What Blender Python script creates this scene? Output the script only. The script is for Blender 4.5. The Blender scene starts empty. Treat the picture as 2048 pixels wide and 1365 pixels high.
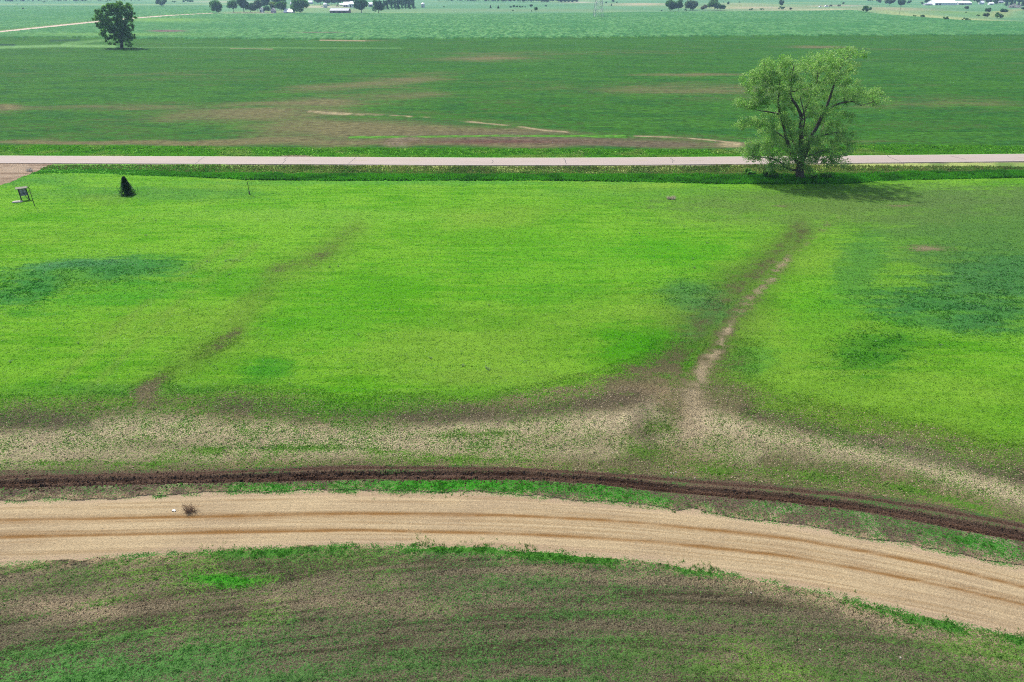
import bpy, math, random
import numpy as np
from math import radians as R

# ------------------------------------------------------------------ camera, sky, sun, exposure
S = bpy.context.scene
COL = S.collection
CAM_H, PITCH, F = 34.0, R(27.5), 24 / 36 * 2048
cam = bpy.data.cameras.new('camera'); cam.lens = 24; cam.sensor_width = 36
cam.clip_start = 0.5; cam.clip_end = 60000
co = bpy.data.objects.new('camera', cam); COL.objects.link(co)
co.location = (0, 0, CAM_H); co.rotation_euler = (R(90) - PITCH, 0, 0)
S.camera = co
SUN = np.array([-0.42, 0.50, 1.0]); SUN = SUN / np.linalg.norm(SUN)
w = bpy.data.worlds.new('World'); S.world = w; w.use_nodes = True
wn = w.node_tree.nodes; wl = w.node_tree.links
sky = wn.new('ShaderNodeTexSky'); sky.sky_type = 'NISHITA'; sky.sun_disc = False
sky.sun_elevation = math.asin(SUN[2]); sky.sun_rotation = math.atan2(SUN[0], SUN[1])
sky.dust_density = 3.0
wl.new(sky.outputs[0], wn['Background'].inputs[0]); wn['Background'].inputs[1].default_value = 0.13
sl = bpy.data.lights.new('sun', 'SUN'); sl.energy = 3.2; sl.angle = R(1.2); sl.color = (1, 0.955, 0.88)
so = bpy.data.objects.new('sun', sl); COL.objects.link(so); so.location = (0, 0, 200)
from mathutils import Vector
so.rotation_euler = Vector(SUN).to_track_quat('Z', 'Y').to_euler()
S.view_settings.view_transform = 'Standard'; S.view_settings.look = 'None'
S.view_settings.gamma = 1; S.view_settings.exposure = 1.0
S.render.engine = 'CYCLES'
try:
    S.cycles.max_bounces = 5; S.cycles.transparent_max_bounces = 4; S.cycles.volume_bounces = 0
    S.cycles.use_denoising = False; S.cycles.filter_width = 1.05
except Exception: pass
K = 2.15     # how bright a unit albedo shows, so palette entries can be given as seen in daylight

rs = np.random.RandomState(7); random.seed(7)

def lin(c):
    c = np.asarray(c, float) / 255
    return np.where(c <= .04045, c / 12.92, ((c + .055) / 1.055) ** 2.4)
def C(r, g, b): return np.clip(lin((r, g, b)) / K, 0, .85)

# ------------------------------------------------------------------ survey helpers: a sight line to a point on flat ground
cp, sp_ = math.cos(PITCH), math.sin(PITCH)
def ray(u, v):
    u = np.asarray(u, float); v = np.asarray(v, float)
    a = (u - 1024) / F; b = -(v - 682.5) / F
    return a, cp + b * sp_, -sp_ + b * cp
def W(u, v):
    x, y, z = ray(u, v); t = CAM_H / -z
    return x * t, y * t

def h2(ix, iy, s):
    n = (ix.astype(np.int64) * 374761393 + iy.astype(np.int64) * 668265263 + s * 1442695041) & 0xffffffff
    n = ((n ^ (n >> 13)) * 1274126177) & 0xffffffff
    n = (n ^ (n >> 16)) & 0xffff
    return n / 65535.0
def vn(x, y, s):
    xi = np.floor(x); yi = np.floor(y); fx = x - xi; fy = y - yi
    fx = fx * fx * (3 - 2 * fx); fy = fy * fy * (3 - 2 * fy)
    a = h2(xi, yi, s); b = h2(xi + 1, yi, s); c = h2(xi, yi + 1, s); d = h2(xi + 1, yi + 1, s)
    return a + (b - a) * fx + (c - a) * fy + (a - b - c + d) * fx * fy
def fbm(x, y, o, s):
    t = 0; a = 1; n = 0
    for i in range(o):
        t = t + a * vn(x + 17.3 * i, y - 9.1 * i, s + i); n += a; a *= .55
        x = x * 2.03; y = y * 2.03
    return t / n
def sstep(a, b, x):
    t = np.clip((x - a) / (b - a), 0, 1); return t * t * (3 - 2 * t)

def curve(pts, sm=5):
    p = np.array(pts, float); u = np.linspace(p[0, 0], p[-1, 0], 500); v = np.interp(u, p[:, 0], p[:, 1])
    k = np.ones(2 * sm + 1) / (2 * sm + 1); vp = np.pad(v, sm, mode='edge'); v = np.convolve(vp, k, 'valid')
    x, y = W(u, v)
    return lambda X: np.interp(X, x, y)
def jac(u, v):
    x0, y0 = W(u - 1, v); x1, y1 = W(u + 1, v); x2, y2 = W(u, v - 1); x3, y3 = W(u, v + 1)
    J = np.array([[(x1 - x0) / 2, (x3 - x2) / 2], [(y1 - y0) / 2, (y3 - y2) / 2]])
    return np.linalg.inv(J)
def reach(Y, v0, v1, r):
    lo = W(1024, min(max(v0, v1) + r, 1900))[1]; hi = W(1024, max(min(v0, v1) - r, -22))[1]; mg = 3 if hi < 140 else 14
    return not (Y.max() < lo - mg or Y.min() > hi + mg)
def blob(X, Y, u, v, ru, rv, ang=0):
    if not reach(Y, v, v, 2.4 * (rv + abs(math.sin(R(ang))) * ru)): return np.zeros_like(X)
    cx, cy = W(u, v); Ji = jac(u, v); dx = X - cx; dy = Y - cy
    a = Ji[0, 0] * dx + Ji[0, 1] * dy; b = Ji[1, 0] * dx + Ji[1, 1] * dy
    c, s = math.cos(R(ang)), math.sin(R(ang))
    p = (a * c + b * s) / ru; q = (-a * s + b * c) / rv
    return np.exp(-(p * p + q * q) ** 1.05)
def stroke(X, Y, pts, wd, p_=1.4):
    out = np.zeros_like(X)
    if not reach(Y, min(p[1] for p in pts), max(p[1] for p in pts), 3 * (wd if np.isscalar(wd) else max(wd))): return out
    for i, ((u0, v0), (u1, v1)) in enumerate(zip(pts[:-1], pts[1:])):
        Ji = jac((u0 + u1) / 2, (v0 + v1) / 2); cx, cy = W((u0 + u1) / 2, (v0 + v1) / 2)
        dx = X - cx; dy = Y - cy
        a = Ji[0, 0] * dx + Ji[0, 1] * dy; b = Ji[1, 0] * dx + Ji[1, 1] * dy
        L = math.hypot(u1 - u0, v1 - v0); tx, ty = (u1 - u0) / L, (v1 - v0) / L
        al = np.clip(a * tx + b * ty, -L / 2, L / 2)
        wv = wd if np.isscalar(wd) else wd[i]
        d2 = ((a - al * tx) ** 2 + (b - al * ty) ** 2) / wv ** 2
        out = np.maximum(out, np.exp(-np.minimum(d2, 60) ** p_))
    return out

c_gbot = curve([(-900, 1175), (0, 1130), (200, 1120), (350, 1108), (500, 1100), (700, 1093), (1000, 1098), (1200, 1113), (1400, 1140), (1600, 1175), (1800, 1222), (2048, 1280), (2900, 1500)])
c_gtop = curve([(-900, 1050), (0, 1003), (200, 996), (350, 990), (500, 984), (700, 982), (1000, 986), (1200, 1004), (1400, 1022), (1600, 1052), (1800, 1088), (2048, 1135), (2900, 1320)])
c_mbot = curve([(-900, 1010), (0, 978), (350, 968), (700, 963), (1050, 961), (1200, 971), (1348, 988), (1561, 1004), (1703, 1022), (2048, 1086), (2900, 1280)])
c_mtop = curve([(-900, 970), (0, 942), (350, 941), (520, 936), (700, 930), (1000, 933), (1233, 946), (1348, 953), (1561, 970), (1703, 983), (1900, 1014), (2048, 1046), (2900, 1220)])
c_rutc = curve([(-900, 1000), (0, 970), (350, 961), (700, 952), (1050, 952), (1200, 962), (1348, 979), (1561, 996), (1703, 1012), (2048, 1074), (2900, 1260)])
c_trdc = curve([(-900, 980), (0, 955), (350, 949), (700, 935), (1050, 939), (1233, 951), (1348, 960), (1561, 978), (1703, 992), (1900, 1024), (2048, 1053), (2900, 1232)])
c_w1 = curve([(-900, 1080), (0, 1041), (350, 1035), (700, 1028), (1000, 1031), (1200, 1040), (1348, 1053), (1561, 1075), (1703, 1099), (1881, 1134), (2048, 1175), (2900, 1370)])
c_w2 = curve([(-900, 1115), (0, 1075), (350, 1067), (700, 1061), (1000, 1067), (1200, 1077), (1348, 1088), (1561, 1111), (1703, 1136), (1881, 1171), (2048, 1210), (2900, 1420)])
c_lawn = curve([(-900, 835), (0, 822), (250, 822), (400, 812), (700, 822), (900, 818), (1100, 806), (1300, 812), (1500, 815), (1650, 845), (1850, 892), (2048, 925), (2900, 1010)])
c_ds = curve([(-900, 390), (-100, 350), (190, 347), (260, 351), (400, 355), (500, 361), (640, 362), (900, 362), (1100, 362), (1300, 365), (1480, 369), (1700, 369), (1760, 362), (2048, 356), (2900, 345)])
c_road = curve([(-900, 318), (0, 321.5), (560, 323.6), (1000, 326), (1250, 325.5), (1924, 319.2), (2048, 318), (2900, 306)], 20)
c_vn = curve([(-900, 290), (0, 292), (200, 293), (600, 297), (700, 297), (1100, 299), (1500, 300), (1750, 290), (2048, 293), (2900, 290)])
c_corn = curve([(-900, 74), (0, 76), (160, 76), (260, 78), (660, 80), (1000, 78), (1500, 73), (2048, 71), (2900, 66)])
c_cfar = curve([(-900, 12), (0, 13), (420, 12), (430, 27), (800, 27), (1000, 28), (1330, 24), (1650, 22), (1730, 27), (1830, 38), (2048, 44), (2900, 60)], 1)
def d_frd(X, Y):
    P = [(-385, 150), (-421, 615), (-432, 727), (-441, 860), (-436, 960), (-412, 1035), (-380, 1052), (-335, 1046)]; d = np.full(X.shape, 1e9)
    for (x0, y0), (x1, y1) in zip(P[:-1], P[1:]):
        L2 = (x1 - x0) ** 2 + (y1 - y0) ** 2; t = np.clip(((X - x0) * (x1 - x0) + (Y - y0) * (y1 - y0)) / L2, 0, 1); d = np.minimum(d, np.hypot(X - x0 - t * (x1 - x0), Y - y0 - t * (y1 - y0)))
    return d

def hills(X, Y):
    z = np.zeros_like(X)
    for u, v, sx, sy, h in [(1480, 12, 160, 60, 3.5), (1640, 19, 150, 40, 2.6), (1790, 26, 130, 35, 3.0), (2060, 30, 90, 40, 5.0), (1900, 20, 160, 60, 2.0), (1250, 9, 200, 60, 2.0), (665, 22, 26, 14, 1.6)]:
        cx, cy = W(u, v); z = z + h * np.exp(-((X - cx) / sx) ** 2 - ((Y - cy) / sy) ** 2)
    z = z + 14 * sstep(2300, 4500, Y) * fbm(X / 1500, Y / 1500, 3, 77)
    return z
def zlow(X, Y):
    """large forms of the land"""
    X = np.asarray(X, float); Y = np.asarray(Y, float)
    z = .35 * (fbm(X / 28, Y / 28, 2, 5) - .5) * sstep(40, 60, Y) * (1 - sstep(110, 125, Y))
    dr = Y - c_road(X)
    z = z * (1 - np.exp(-(dr / 14) ** 2)) + .22 * np.exp(-(np.abs(dr) / 5.2) ** 6)
    left = sstep(-75, -62, X)
    z = z - (.55 * left) * np.exp(-((dr + 8.6) / 2.6) ** 2) - .35 * np.exp(-((dr - 8.6) / 3.0) ** 2)
    mx, my = W(170, 548); z = z + .5 * np.exp(-((X - mx) / 14) ** 2 - ((Y - my) / 5) ** 2)
    return z + hills(X, Y)
def G(u, v):
    """point on the land seen along a sight line"""
    a, b, c = ray(u, v); t = CAM_H / -c
    for _ in range(12):
        z = float(zlow(a * t, b * t)); t = t * .3 + .7 * (CAM_H - z) / -c
    return np.array([a * t, b * t, CAM_H + c * t])
def mpp(u, v):
    p = G(u, v); return (p[1] * cp + (CAM_H - p[2]) * sp_) / F

REG = ['soil_ground', 'gravel_road', 'grass_verge', 'mud_track', 'lawn', 'road_ditch', 'field_verge', 'bean_field', 'corn_field', 'pasture', 'farm_road', 'dirt_driveway']

def survey(X, Y):
    order = np.argsort(Y, kind='stable'); outs = [survey_strip(X[i], Y[i]) for i in np.array_split(order, max(1, len(X) // 30000))]
    inv = np.empty(len(X), int); inv[order] = np.arange(len(X)); return [np.concatenate([o[k] for o in outs])[inv] for k in range(7)]
def survey_strip(X, Y):
    """soil colour, plant colour, plant cover, region, relief, texture grade, tread - for points of the land"""
    n = len(X)
    wa = 1.3 + .012 * np.clip(Y - 40, 0, 100); wx = X + 1.8 * wa * (fbm(X / 3.5, Y / 2.2, 4, 11) - .5); wy = Y + wa * (fbm(X / 3.5, Y / 2.2, 4, 21) - .5)
    ux = X + 1.1 * (fbm(X / 2.6, Y / 1.6, 3, 13) - .5); uy = Y + 1.1 * (fbm(X / 2.6, Y / 1.6, 3, 23) - .5)
    f1 = fbm(X / 1.1, Y / 1.1, 3, 31)                 # metre scale
    f2 = fbm(X / 7, Y / 5, 3, 41)
    f3 = fbm(X / .35, Y / .35, 2, 51)
    stk = fbm(X / 5, Y / .6, 3, 61)                   # drilled streaks running along the road
    big = fbm(X / 30, Y / 22, 3, 71)
    soil = np.tile(C(100, 88, 72), (n, 1)); veg = np.tile(C(80, 140, 40), (n, 1)); cov = np.zeros(n)
    reg = np.zeros(n, int); z = np.zeros(n); lod = np.zeros(n); trd = np.zeros(n)
    def mixc(a, col, k): k = np.clip(k, 0, 1)[:, None]; return a * (1 - k) + np.asarray(col) * k
    gb, gt, mb, mt, lb, ds, rd, vnl, cn, cf = [c(X) for c in (c_gbot, c_gtop, c_mbot, c_mtop, c_lawn, c_ds, c_road, c_vn, c_corn, c_cfar)]
    eg = .5 * (fbm(X / 2.3, Y / 2.3, 5, 81) - .5) * 2   # ragged edge, metres
    # ---- foreground soil with weeds
    m = Y < gb + eg
    rows = fbm(X / 6 + 40, (Y + .004 * (X - 5) ** 2) / .33, 2, 91)
    soil[m] = mixc(mixc(np.tile(C(122, 114, 90), (n, 1)), C(158, 144, 116), sstep(.5, .75, f2) * .6), C(76, 67, 52), sstep(.46, .62, .5 * rows + .5 * fbm(X / 14 + 40, (Y + .004 * (X - 5) ** 2) / .8, 2, 95)) * .75)[m]
    for a in [(150, 1215, 190, 22, 0, 1), (1000, 1195, 110, 14, 0, .5), (1710, 1215, 110, 20, 14, 1), (1560, 1192, 100, 13, 10, .8), (1980, 1310, 90, 20, 18, .7), (1850, 1262, 120, 22, 16, .95), (1150, 1150, 200, 10, 3, .4), (1750, 1340, 120, 6, 14, .4), (700, 1215, 250, 14, 3, .5)]:
        soil = mixc(soil, C(172, 154, 124), np.where(m, a[5] * blob(wx, wy, *a[:5]) * (.5 + f1), 0))
    veg[m] = mixc(mixc(np.tile(C(104, 142, 70), (n, 1)), C(124, 166, 72), sstep(.45, .75, f2)), C(92, 142, 78), sstep(.5, .7, big) * .6)[m]
    cf0 = .38 + .5 * (f2 - .5) + .55 * (f1 - .5) + .5 * (rows - .5) + .6 * (fbm(X / 12 + 40, (Y + .004 * (X - 5) ** 2) / .75, 3, 93) - .5) * 1.5 + .12 * sstep(34, 25, Y)
    for a in [(100, 1350, 400, 55, -6, .5), (450, 1158, 85, 16, 0, .75), (800, 1350, 500, 45, 0, .3), (1500, 1350, 500, 40, 0, .22), (850, 1160, 260, 25, 0, .12), (60, 1140, 150, 12, 0, .4), (280, 1128, 100, 9, -5, .25), (1980, 1330, 80, 30, 0, .2), (1950, 1330, 120, 40, 20, .15)]:
        cf0 = cf0 + a[5] * blob(wx, wy, *a[:5])
    for a in [(200, 1215, 200, 22, 0, -.25), (1710, 1205, 90, 16, 14, -.4), (1250, 1165, 220, 14, 4, -.15)]:
        cf0 = cf0 + a[5] * blob(wx, wy, *a[:5])
    dg = gb - Y
    vb = np.exp(-((dg - .1 - .2 * np.sin(X / 3.1)) / .62) ** 2) * (.35 + .75 * sstep(.32, .6, fbm(X / 2.8, X * 0 + 3, 2, 101))) * sstep(-32, -12, X)
    cf0 = cf0 + .85 * vb
    veg = mixc(veg, C(90, 156, 58), np.where(m, vb * 1.2, 0)); veg = mixc(veg, C(80, 180, 44), np.where(m, blob(wx, wy, 450, 1158, 85, 16) , 0))
    veg = mixc(veg, C(108, 172, 84), np.where(m, blob(wx, wy, 120, 1345, 420, 62, -6) * .8, 0))
    cov[m] = (cf0 * .85 - .05)[m]
    z[m] = (.14 * (f3 - .5) + .10 * (f1 - .5) + .09 * (rows - .5) + .07 * (fbm(X / .17, Y / .14, 2, 53) - .5))[m]
    # ---- gravel road
    m = (Y >= gb + eg) & (Y < gt + eg); reg[m] = 1
    w1, w2 = c_w1(X), c_w2(X)
    g1 = np.exp(-((Y - w1) / .2) ** 2) * (.7 + .6 * (f1 - .3)); g2 = np.exp(-((Y - w2) / .19) ** 2) * (.7 + .6 * (f1 - .3))
    g3 = np.exp(-((Y - w1 + .36) / .1) ** 2) * .5 * sstep(6, -20, X); g4 = np.exp(-((Y - w2 - .38) / .1) ** 2) * .45 * (sstep(-5, -25, X) + sstep(12, 22, X))
    along = fbm(X / 9, (Y - (w1 + w2) / 2) / .16, 3, 111)
    gs = mixc(np.tile(C(196, 175, 138), (n, 1)), C(184, 163, 130), sstep(.4, .7, f2))
    gs = mixc(gs, C(212, 190, 150), sstep(.52, .7, along) * .6); gs = mixc(gs, C(168, 140, 100), sstep(.48, .28, along) * .5)
    gs = mixc(gs, C(146, 106, 56), np.clip((1.15 * (g1 + g2) + g3 + g4) * (.4 + 1.2 * fbm(X / 5, Y / .25, 3, 113)), 0, 1) * .9)
    ed = np.minimum(Y - gb, gt - Y)
    gs = mixc(gs, C(190, 165, 140), sstep(.9, .1, ed) * .6)
    soil[m] = gs[m]; veg[m] = C(86, 140, 62)
    cov[m] = (-.45 + .85 * sstep(.8, 0, ed) + 1.1 * (f1 - .45) * sstep(1.6, 0, ed))[m]
    z[m] = (-.04 * (g1 + g2) - .02 * (g3 + g4) + .012 * (f3 - .5) + .04 * sstep(0, 1.5, ed))[m]
    trd[m] = -1.0
    # ---- verge between gravel and mud
    m = (Y >= gt + eg) & (Y < mb); reg[m] = 2
    soil[m] = mixc(np.tile(C(118, 100, 86), (n, 1)), C(186, 166, 142), sstep(.5, .7, f1) * .8)[m]
    lush = .55 * blob(wx, wy, 930, 974, 190, 14) + .35 * blob(wx, wy, 560, 976, 130, 9) + .3 * blob(wx, wy, 1250, 995, 150, 14, 8) + .25 * blob(wx, wy, 1950, 1090, 110, 12, 14) + .2
    cov[m] = (.22 + .8 * (f1 - .5) + .35 * (f2 - .5) + lush)[m]
    veg[m] = mixc(np.tile(C(92, 140, 70), (n, 1)), C(78, 176, 44), lush * 1.3)[m]
    z[m] = (.06 * (f3 - .5) + .05)[m]
    spill = (np.exp(-np.maximum(gb + eg - Y, 0) / .8) * (Y < gb + eg) + np.exp(-np.maximum(Y - gt - eg, 0) / .6) * ((Y >= gt + eg) & (Y < mb))) * sstep(.3, .6, f1 * .6 + f3 * .4)
    soil = mixc(soil, C(196, 172, 134), spill * .9); cov = cov - .25 * spill
    # ---- mud track
    m = (Y >= mb) & (Y < mt + eg * .25); reg[m] = 3
    rc, tc = c_rutc(X), c_trdc(X)
    wr = np.interp(X, [-60, -30, 0, 12, 60], [.52, .50, .46, .44, .56])
    wr = wr * (.72 + .6 * fbm(X / 4.5, X * 0 + 5, 3, 129)); q = (Y - rc) / wr; rut = np.exp(-q ** 4); tr = np.exp(-((Y - tc) / .20) ** 4)
    ms = mixc(np.tile(C(122, 102, 84), (n, 1)), C(94, 71, 57), rut * .95); ms = mixc(ms, C(100, 77, 63), tr * .9)
    ms = mixc(ms, C(70, 50, 41), rut * sstep(.42, .3, fbm(X / 4, q * .9, 2, 121))); ms = mixc(ms, C(128, 104, 88), rut * sstep(.55, .75, fbm(X / 7, q * 1.6, 2, 123)) * .6)
    soil[m] = ms[m]; veg[m] = C(86, 130, 64)
    cov[m] = (.26 + .8 * (f1 - .5) - 1.1 * rut - .6 * tr + .25 * sstep(.45, .6, f2))[m]
    crest = np.exp(-((np.abs(q) - 1.25) / .35) ** 2) * (.4 + 1.2 * f3)
    clod = sstep(12, -10, X)
    z[m] = (-.16 * rut - .05 * tr + .07 * crest + np.maximum(rut, .3) * (.12 + .3 * clod) * (fbm(X / .45, Y / .22, 3, 127) - .5) + .08 * rut * np.cos(q * 5.5))[m]
    trd[m] = tr[m] * sstep(-12, 0, X)[m]
    # ---- bare band and lawn
    m = (Y >= mt + eg * .25) & (Y < ds + eg * .5); reg[m] = 4
    d = Y - lb                                          # metres above the lawn's lower edge
    bc = .37 + .45 * (f2 - .5) + .6 * (f1 - .5)
    up = sstep(-2.0, 6.5, d + 3 * (f2 - .5))
    cv = bc * (1 - up) + (1.55 + .3 * (stk - .5)) * up
    so_ = mixc(np.tile(C(122, 116, 82), (n, 1)), C(148, 132, 100), sstep(.4, .7, f2))
    tan = C(224, 206, 168)
    for pts, wd, k in [([(-500, 900), (0, 888), (300, 858), (480, 870), (800, 880), (1050, 858), (1230, 850), (1300, 825)], 30, .85), ([(1390, 838), (1600, 882), (1780, 905), (2048, 990), (2400, 1060)], 27, .9),
                       ([(0, 915), (600, 905), (1200, 900), (1320, 880)], 18, .55), ([(1330, 870), (1500, 905)], 30, .5)]:
        so_ = mixc(so_, tan, stroke(wx, wy, pts, wd) * k * (.45 + 1.0 * f1))
    for pts, wd, k in [([(-400, 850), (0, 842), (160, 845)], 22, .8), ([(420, 800), (600, 828), (900, 830), (1150, 815), (1260, 790)], 18, .7), ([(1500, 820), (1750, 885), (1900, 925), (2048, 950)], 17, .75), ([(1290, 800), (1290, 900)], 30, .6)]:
        s_ = stroke(wx, wy, pts, wd) * k; so_ = mixc(so_, C(92, 84, 68), s_); cv = cv - .1 * s_ * (1 - up)
    # bald patches and the old cart track across the lawn
    dark = [(455, 676, 70, 17, -33, 1.0), (305, 772, 40, 16, -33, 1.05), (645, 508, 40, 22, -42, .7), (548, 538, 70, 15, -16, .7), (490, 596, 26, 9, -10, .55), (690, 470, 30, 13, -40, .5), (640, 780, 200, 14, 0, .25), (1400, 440, 150, 11, 2, .62), (1300, 447, 90, 7, 4, .4),
            (1850, 496, 58, 10, 0, .75), (1800, 411, 55, 6, -4, .7), (1650, 450, 42, 10, -38, .7), (1560, 412, 40, 4, 0, .6), (1440, 412, 60, 4, 0, .35), (1650, 425, 380, 36, 0, .32), (1900, 540, 200, 60, 0, .2), (1920, 500, 160, 20, 8, .35), (1500, 394, 100, 5, 0, .3), (1950, 560, 140, 25, 10, .2), (350, 376, 130, 6, 0, .45), (180, 372, 100, 6, 0, .45), (1150, 768, 150, 30, -14, .7),
            (1270, 765, 95, 46, -24, .85), (230, 375, 170, 9, 2, .35), (1620, 785, 150, 30, 14, .5), (1470, 740, 60, 80, 20, .6), (1540, 640, 50, 50, 0, .35), (700, 800, 400, 12, 0, .15), (130, 800, 200, 12, 0, .2), (1850, 860, 200, 24, 12, .4), (20, 372, 60, 10, -20, .6), (60, 350, 40, 6, -10, .3), (880, 745, 160, 8, 0, .25), (1060, 610, 60, 14, 0, .15)]
    for a in dark:
        b_ = blob(ux, uy, *a[:5]); cv = cv - a[5] * .72 * b_ * (.35 + 1.5 * np.clip(fbm(X / 1.8, Y / .6, 4, 65), .1, .9))
    lane = stroke(ux, uy, [(1600, 462), (1545, 520), (1480, 575), (1415, 650), (1365, 730), (1335, 800)], [30, 46, 70, 88, 105], 1)
    cv = cv - (.98 + 1.1 * (f1 - .5)) * lane * np.clip(up * 1.3, 0, 1)
    ls_ = stroke(ux, uy, [(715, 455), (640, 510), (560, 545), (500, 610), (455, 680), (300, 775)], 30, 1); cv = cv - .42 * ls_ * (.5 + f1)
    cv = cv + .45 * stroke(ux, uy, [(1592, 470), (1540, 545), (1450, 620), (1405, 690), (1370, 745)], 7) 
    trk = stroke(ux, uy, [(1578, 515), (1535, 562), (1495, 606), (1465, 650)], [17, 17, 12], 1) * .8 + stroke(ux, uy, [(1455, 665), (1442, 690), (1405, 745), (1388, 780), (1385, 850)], [12, 18, 20, 28], 1) * .85 + stroke(ux, uy, [(1680, 438), (1640, 468), (1600, 500)], [9, 6], 1) * .6; trk = trk * np.clip(-.32 + 2.3 * fbm(X / 1.1, Y / .9, 4, 67), 0, 1.1)
    trk = trk + .7 * blob(ux, uy, 1850, 496, 52, 8) + .6 * blob(ux, uy, 1800, 411, 45, 4) + .5 * blob(ux, uy, 1560, 412, 30, 3)
    so_ = mixc(so_, C(182, 166, 132), trk); cv = cv - .65 * trk
    so_ = mixc(so_, C(88, 92, 56), sstep(2, 9, d) * .8 * (1 - np.clip(trk, 0, 1)))
    for a in [(400, 905, 60, 9, 0), (600, 898, 90, 8, 0), (300, 925, 80, 6, 0), (900, 920, 120, 8, 0), (940, 868, 70, 7, 0), (1290, 906, 50, 10, 8), (1440, 940, 60, 8, 5), (1620, 950, 120, 9, 8), (1850, 990, 120, 7, 16), (780, 905, 60, 6, 0), (1330, 855, 40, 16, 0), (120, 925, 80, 8, 0)]:
        cv = cv + .42 * blob(ux, uy, *a)
    lv = mixc(np.tile(C(136, 200, 50), (n, 1)), C(98, 178, 16), sstep(.36, .68, .45 * stk + .3 * f2 + .25 * big))
    lv = mixc(lv, C(150, 192, 66), sstep(.5, .8, big) * .6)
    lv = mixc(lv, C(90, 128, 54), sstep(6, -2, d + 4 * (f2 - .5)) * .7)
    gp = [(170, 548, 190, 32, -4, (78, 154, 66), 1), (40, 590, 110, 22, -8, (70, 152, 62), .9), (310, 528, 70, 16, 8, (70, 152, 60), .7), (150, 532, 120, 10, -4, (92, 160, 96), .7), (240, 590, 160, 24, -6, (80, 178, 34), .6), (60, 628, 60, 9, 0, (58, 160, 34), .6),
          (1290, 690, 120, 52, 10, (80, 170, 4), .9), (1385, 592, 78, 34, 10, (92, 150, 72), .9), (1420, 640, 70, 30, -30, (84, 140, 70), .5), (540, 742, 60, 26, -10, (56, 160, 34), .6), (1150, 520, 300, 60, 0, (98, 184, 30), .4), (640, 640, 120, 60, 0, (96, 184, 24), .5),
          (1950, 420, 330, 62, 4, (108, 154, 66), 1), (1550, 400, 300, 26, 0, (112, 160, 60), .9), (1960, 480, 260, 90, 6, (98, 150, 66), .9), (1250, 385, 260, 12, 0, (100, 166, 56), .5), (1640, 420, 330, 40, 0, (118, 152, 72), .7), (1980, 400, 200, 30, 0, (112, 146, 76), .7), (1900, 620, 210, 46, 6, (76, 148, 68), .95), (1750, 700, 100, 46, -6, (70, 150, 34), .85), (1720, 530, 90, 50, -60, (88, 156, 62), .7), (2020, 560, 170, 70, 0, (82, 146, 72), .95),
          (1500, 720, 60, 34, 0, (70, 156, 56), .5), (300, 388, 260, 16, 0, (92, 160, 60), .75), (60, 360, 120, 14, 0, (84, 160, 60), .7), (800, 366, 600, 5, 0, (100, 176, 64), .6), (1800, 850, 260, 34, 10, (128, 170, 50), .6), (250, 780, 240, 18, 0, (84, 150, 50), .5), (1640, 630, 90, 70, 0, (108, 190, 34), .5), (200, 400, 60, 14, 0, (150, 180, 60), .3), (760, 570, 130, 50, 0, (96, 182, 18), .7), (1000, 470, 240, 18, 0, (104, 184, 24), .6), (1350, 500, 140, 28, 0, (88, 180, 16), .7), (350, 640, 180, 30, -10, (146, 190, 62), .6), (1000, 755, 200, 20, 0, (142, 186, 64), .7), (600, 430, 300, 16, 0, (140, 196, 66), .6), (900, 640, 160, 24, 0, (92, 176, 14), .5), (480, 560, 60, 24, 0, (98, 180, 30), .5), (1100, 590, 130, 30, 0, (92, 176, 30), .5)]
    rag = .5 * (stk - .5) + .5 * (fbm(X / 1.6, Y / .7, 4, 63) - .5) + .3 * (f3 - .5)
    lv = mixc(lv, C(118, 150, 56), ls_ * .55)
    lv = mixc(lv, C(136, 176, 66), .5 * (stroke(X, Y, [(470, 480), (300, 600), (120, 760)], 9, 1) + stroke(X, Y, [(520, 485), (365, 600), (190, 770)], 9, 1)))
    lv = mixc(lv, C(104, 134, 54), lane * .85)
    for a in gp:
        b_ = blob(ux, uy, *a[:5]); lv = mixc(lv, C(*a[5]), a[6] * (.35 * b_ + .65 * sstep(.22, .72, b_ + 1.1 * rag * (b_ > .03))) * np.clip(.2 + 1.6 * fbm(X / 4.5, Y / 2.2, 4, 69), 0, 1.05))
    lv = lv * (.86 + .28 * fbm(X / .9, Y / .5, 3, 131))[:, None]
    soil[m] = so_[m]; veg[m] = lv[m]; cov[m] = cv[m]
    z[m] = ((.14 * (f3 - .5) + .08 * (f1 - .5) + .08 * (fbm(X / .2, Y / .18, 2, 53) - .5)) * (1 - .85 * up) + .05 * (stk - .5) * up)[m]
    # driveway at the left
    dx0 = X - np.interp(Y, [W(30, 380)[1], W(100, 334)[1]], [W(2, 372)[0], W(95, 334)[0]]) + 1.4 * (f1 - .5)
    m2 = (dx0 < 0) & (Y > W(0, 388)[1]) & (Y < rd - 3.2); reg[m2] = 11
    ds_ = mixc(np.tile(C(196, 174, 148), (n, 1)), C(160, 136, 112), sstep(.4, .7, stk)); soil[m2] = ds_[m2]; cov[m2] = (-.3 + .4 * (f1 - .4))[m2]
    # ---- ditch south of the road
    m = (Y >= ds + eg * .5) & (Y < rd - 3.2) & ~m2; reg[m] = 5
    t = (Y - ds) / np.maximum(rd - 3.6 - ds, .5)
    dv = mixc(np.tile(C(110, 200, 54), (n, 1)), C(214, 216, 136), sstep(.45, .9, t + .5 * (f1 - .5)) * .8)
    dv = mixc(dv, C(70, 136, 56), sstep(.5, .7, f2) * .6); dv = mixc(dv, C(108, 190, 60), sstep(-55, -64, X) * .7)
    soil[m] = C(110, 104, 80); soil[m & (t > .95)] = C(150, 140, 124)
    veg[m] = dv[m]; cov[m] = np.where(t > .96, .3, 1.0 + .4 * (f1 - .5))[m]
    z[m] = (.12 * (f1 - .5))[m]
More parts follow.
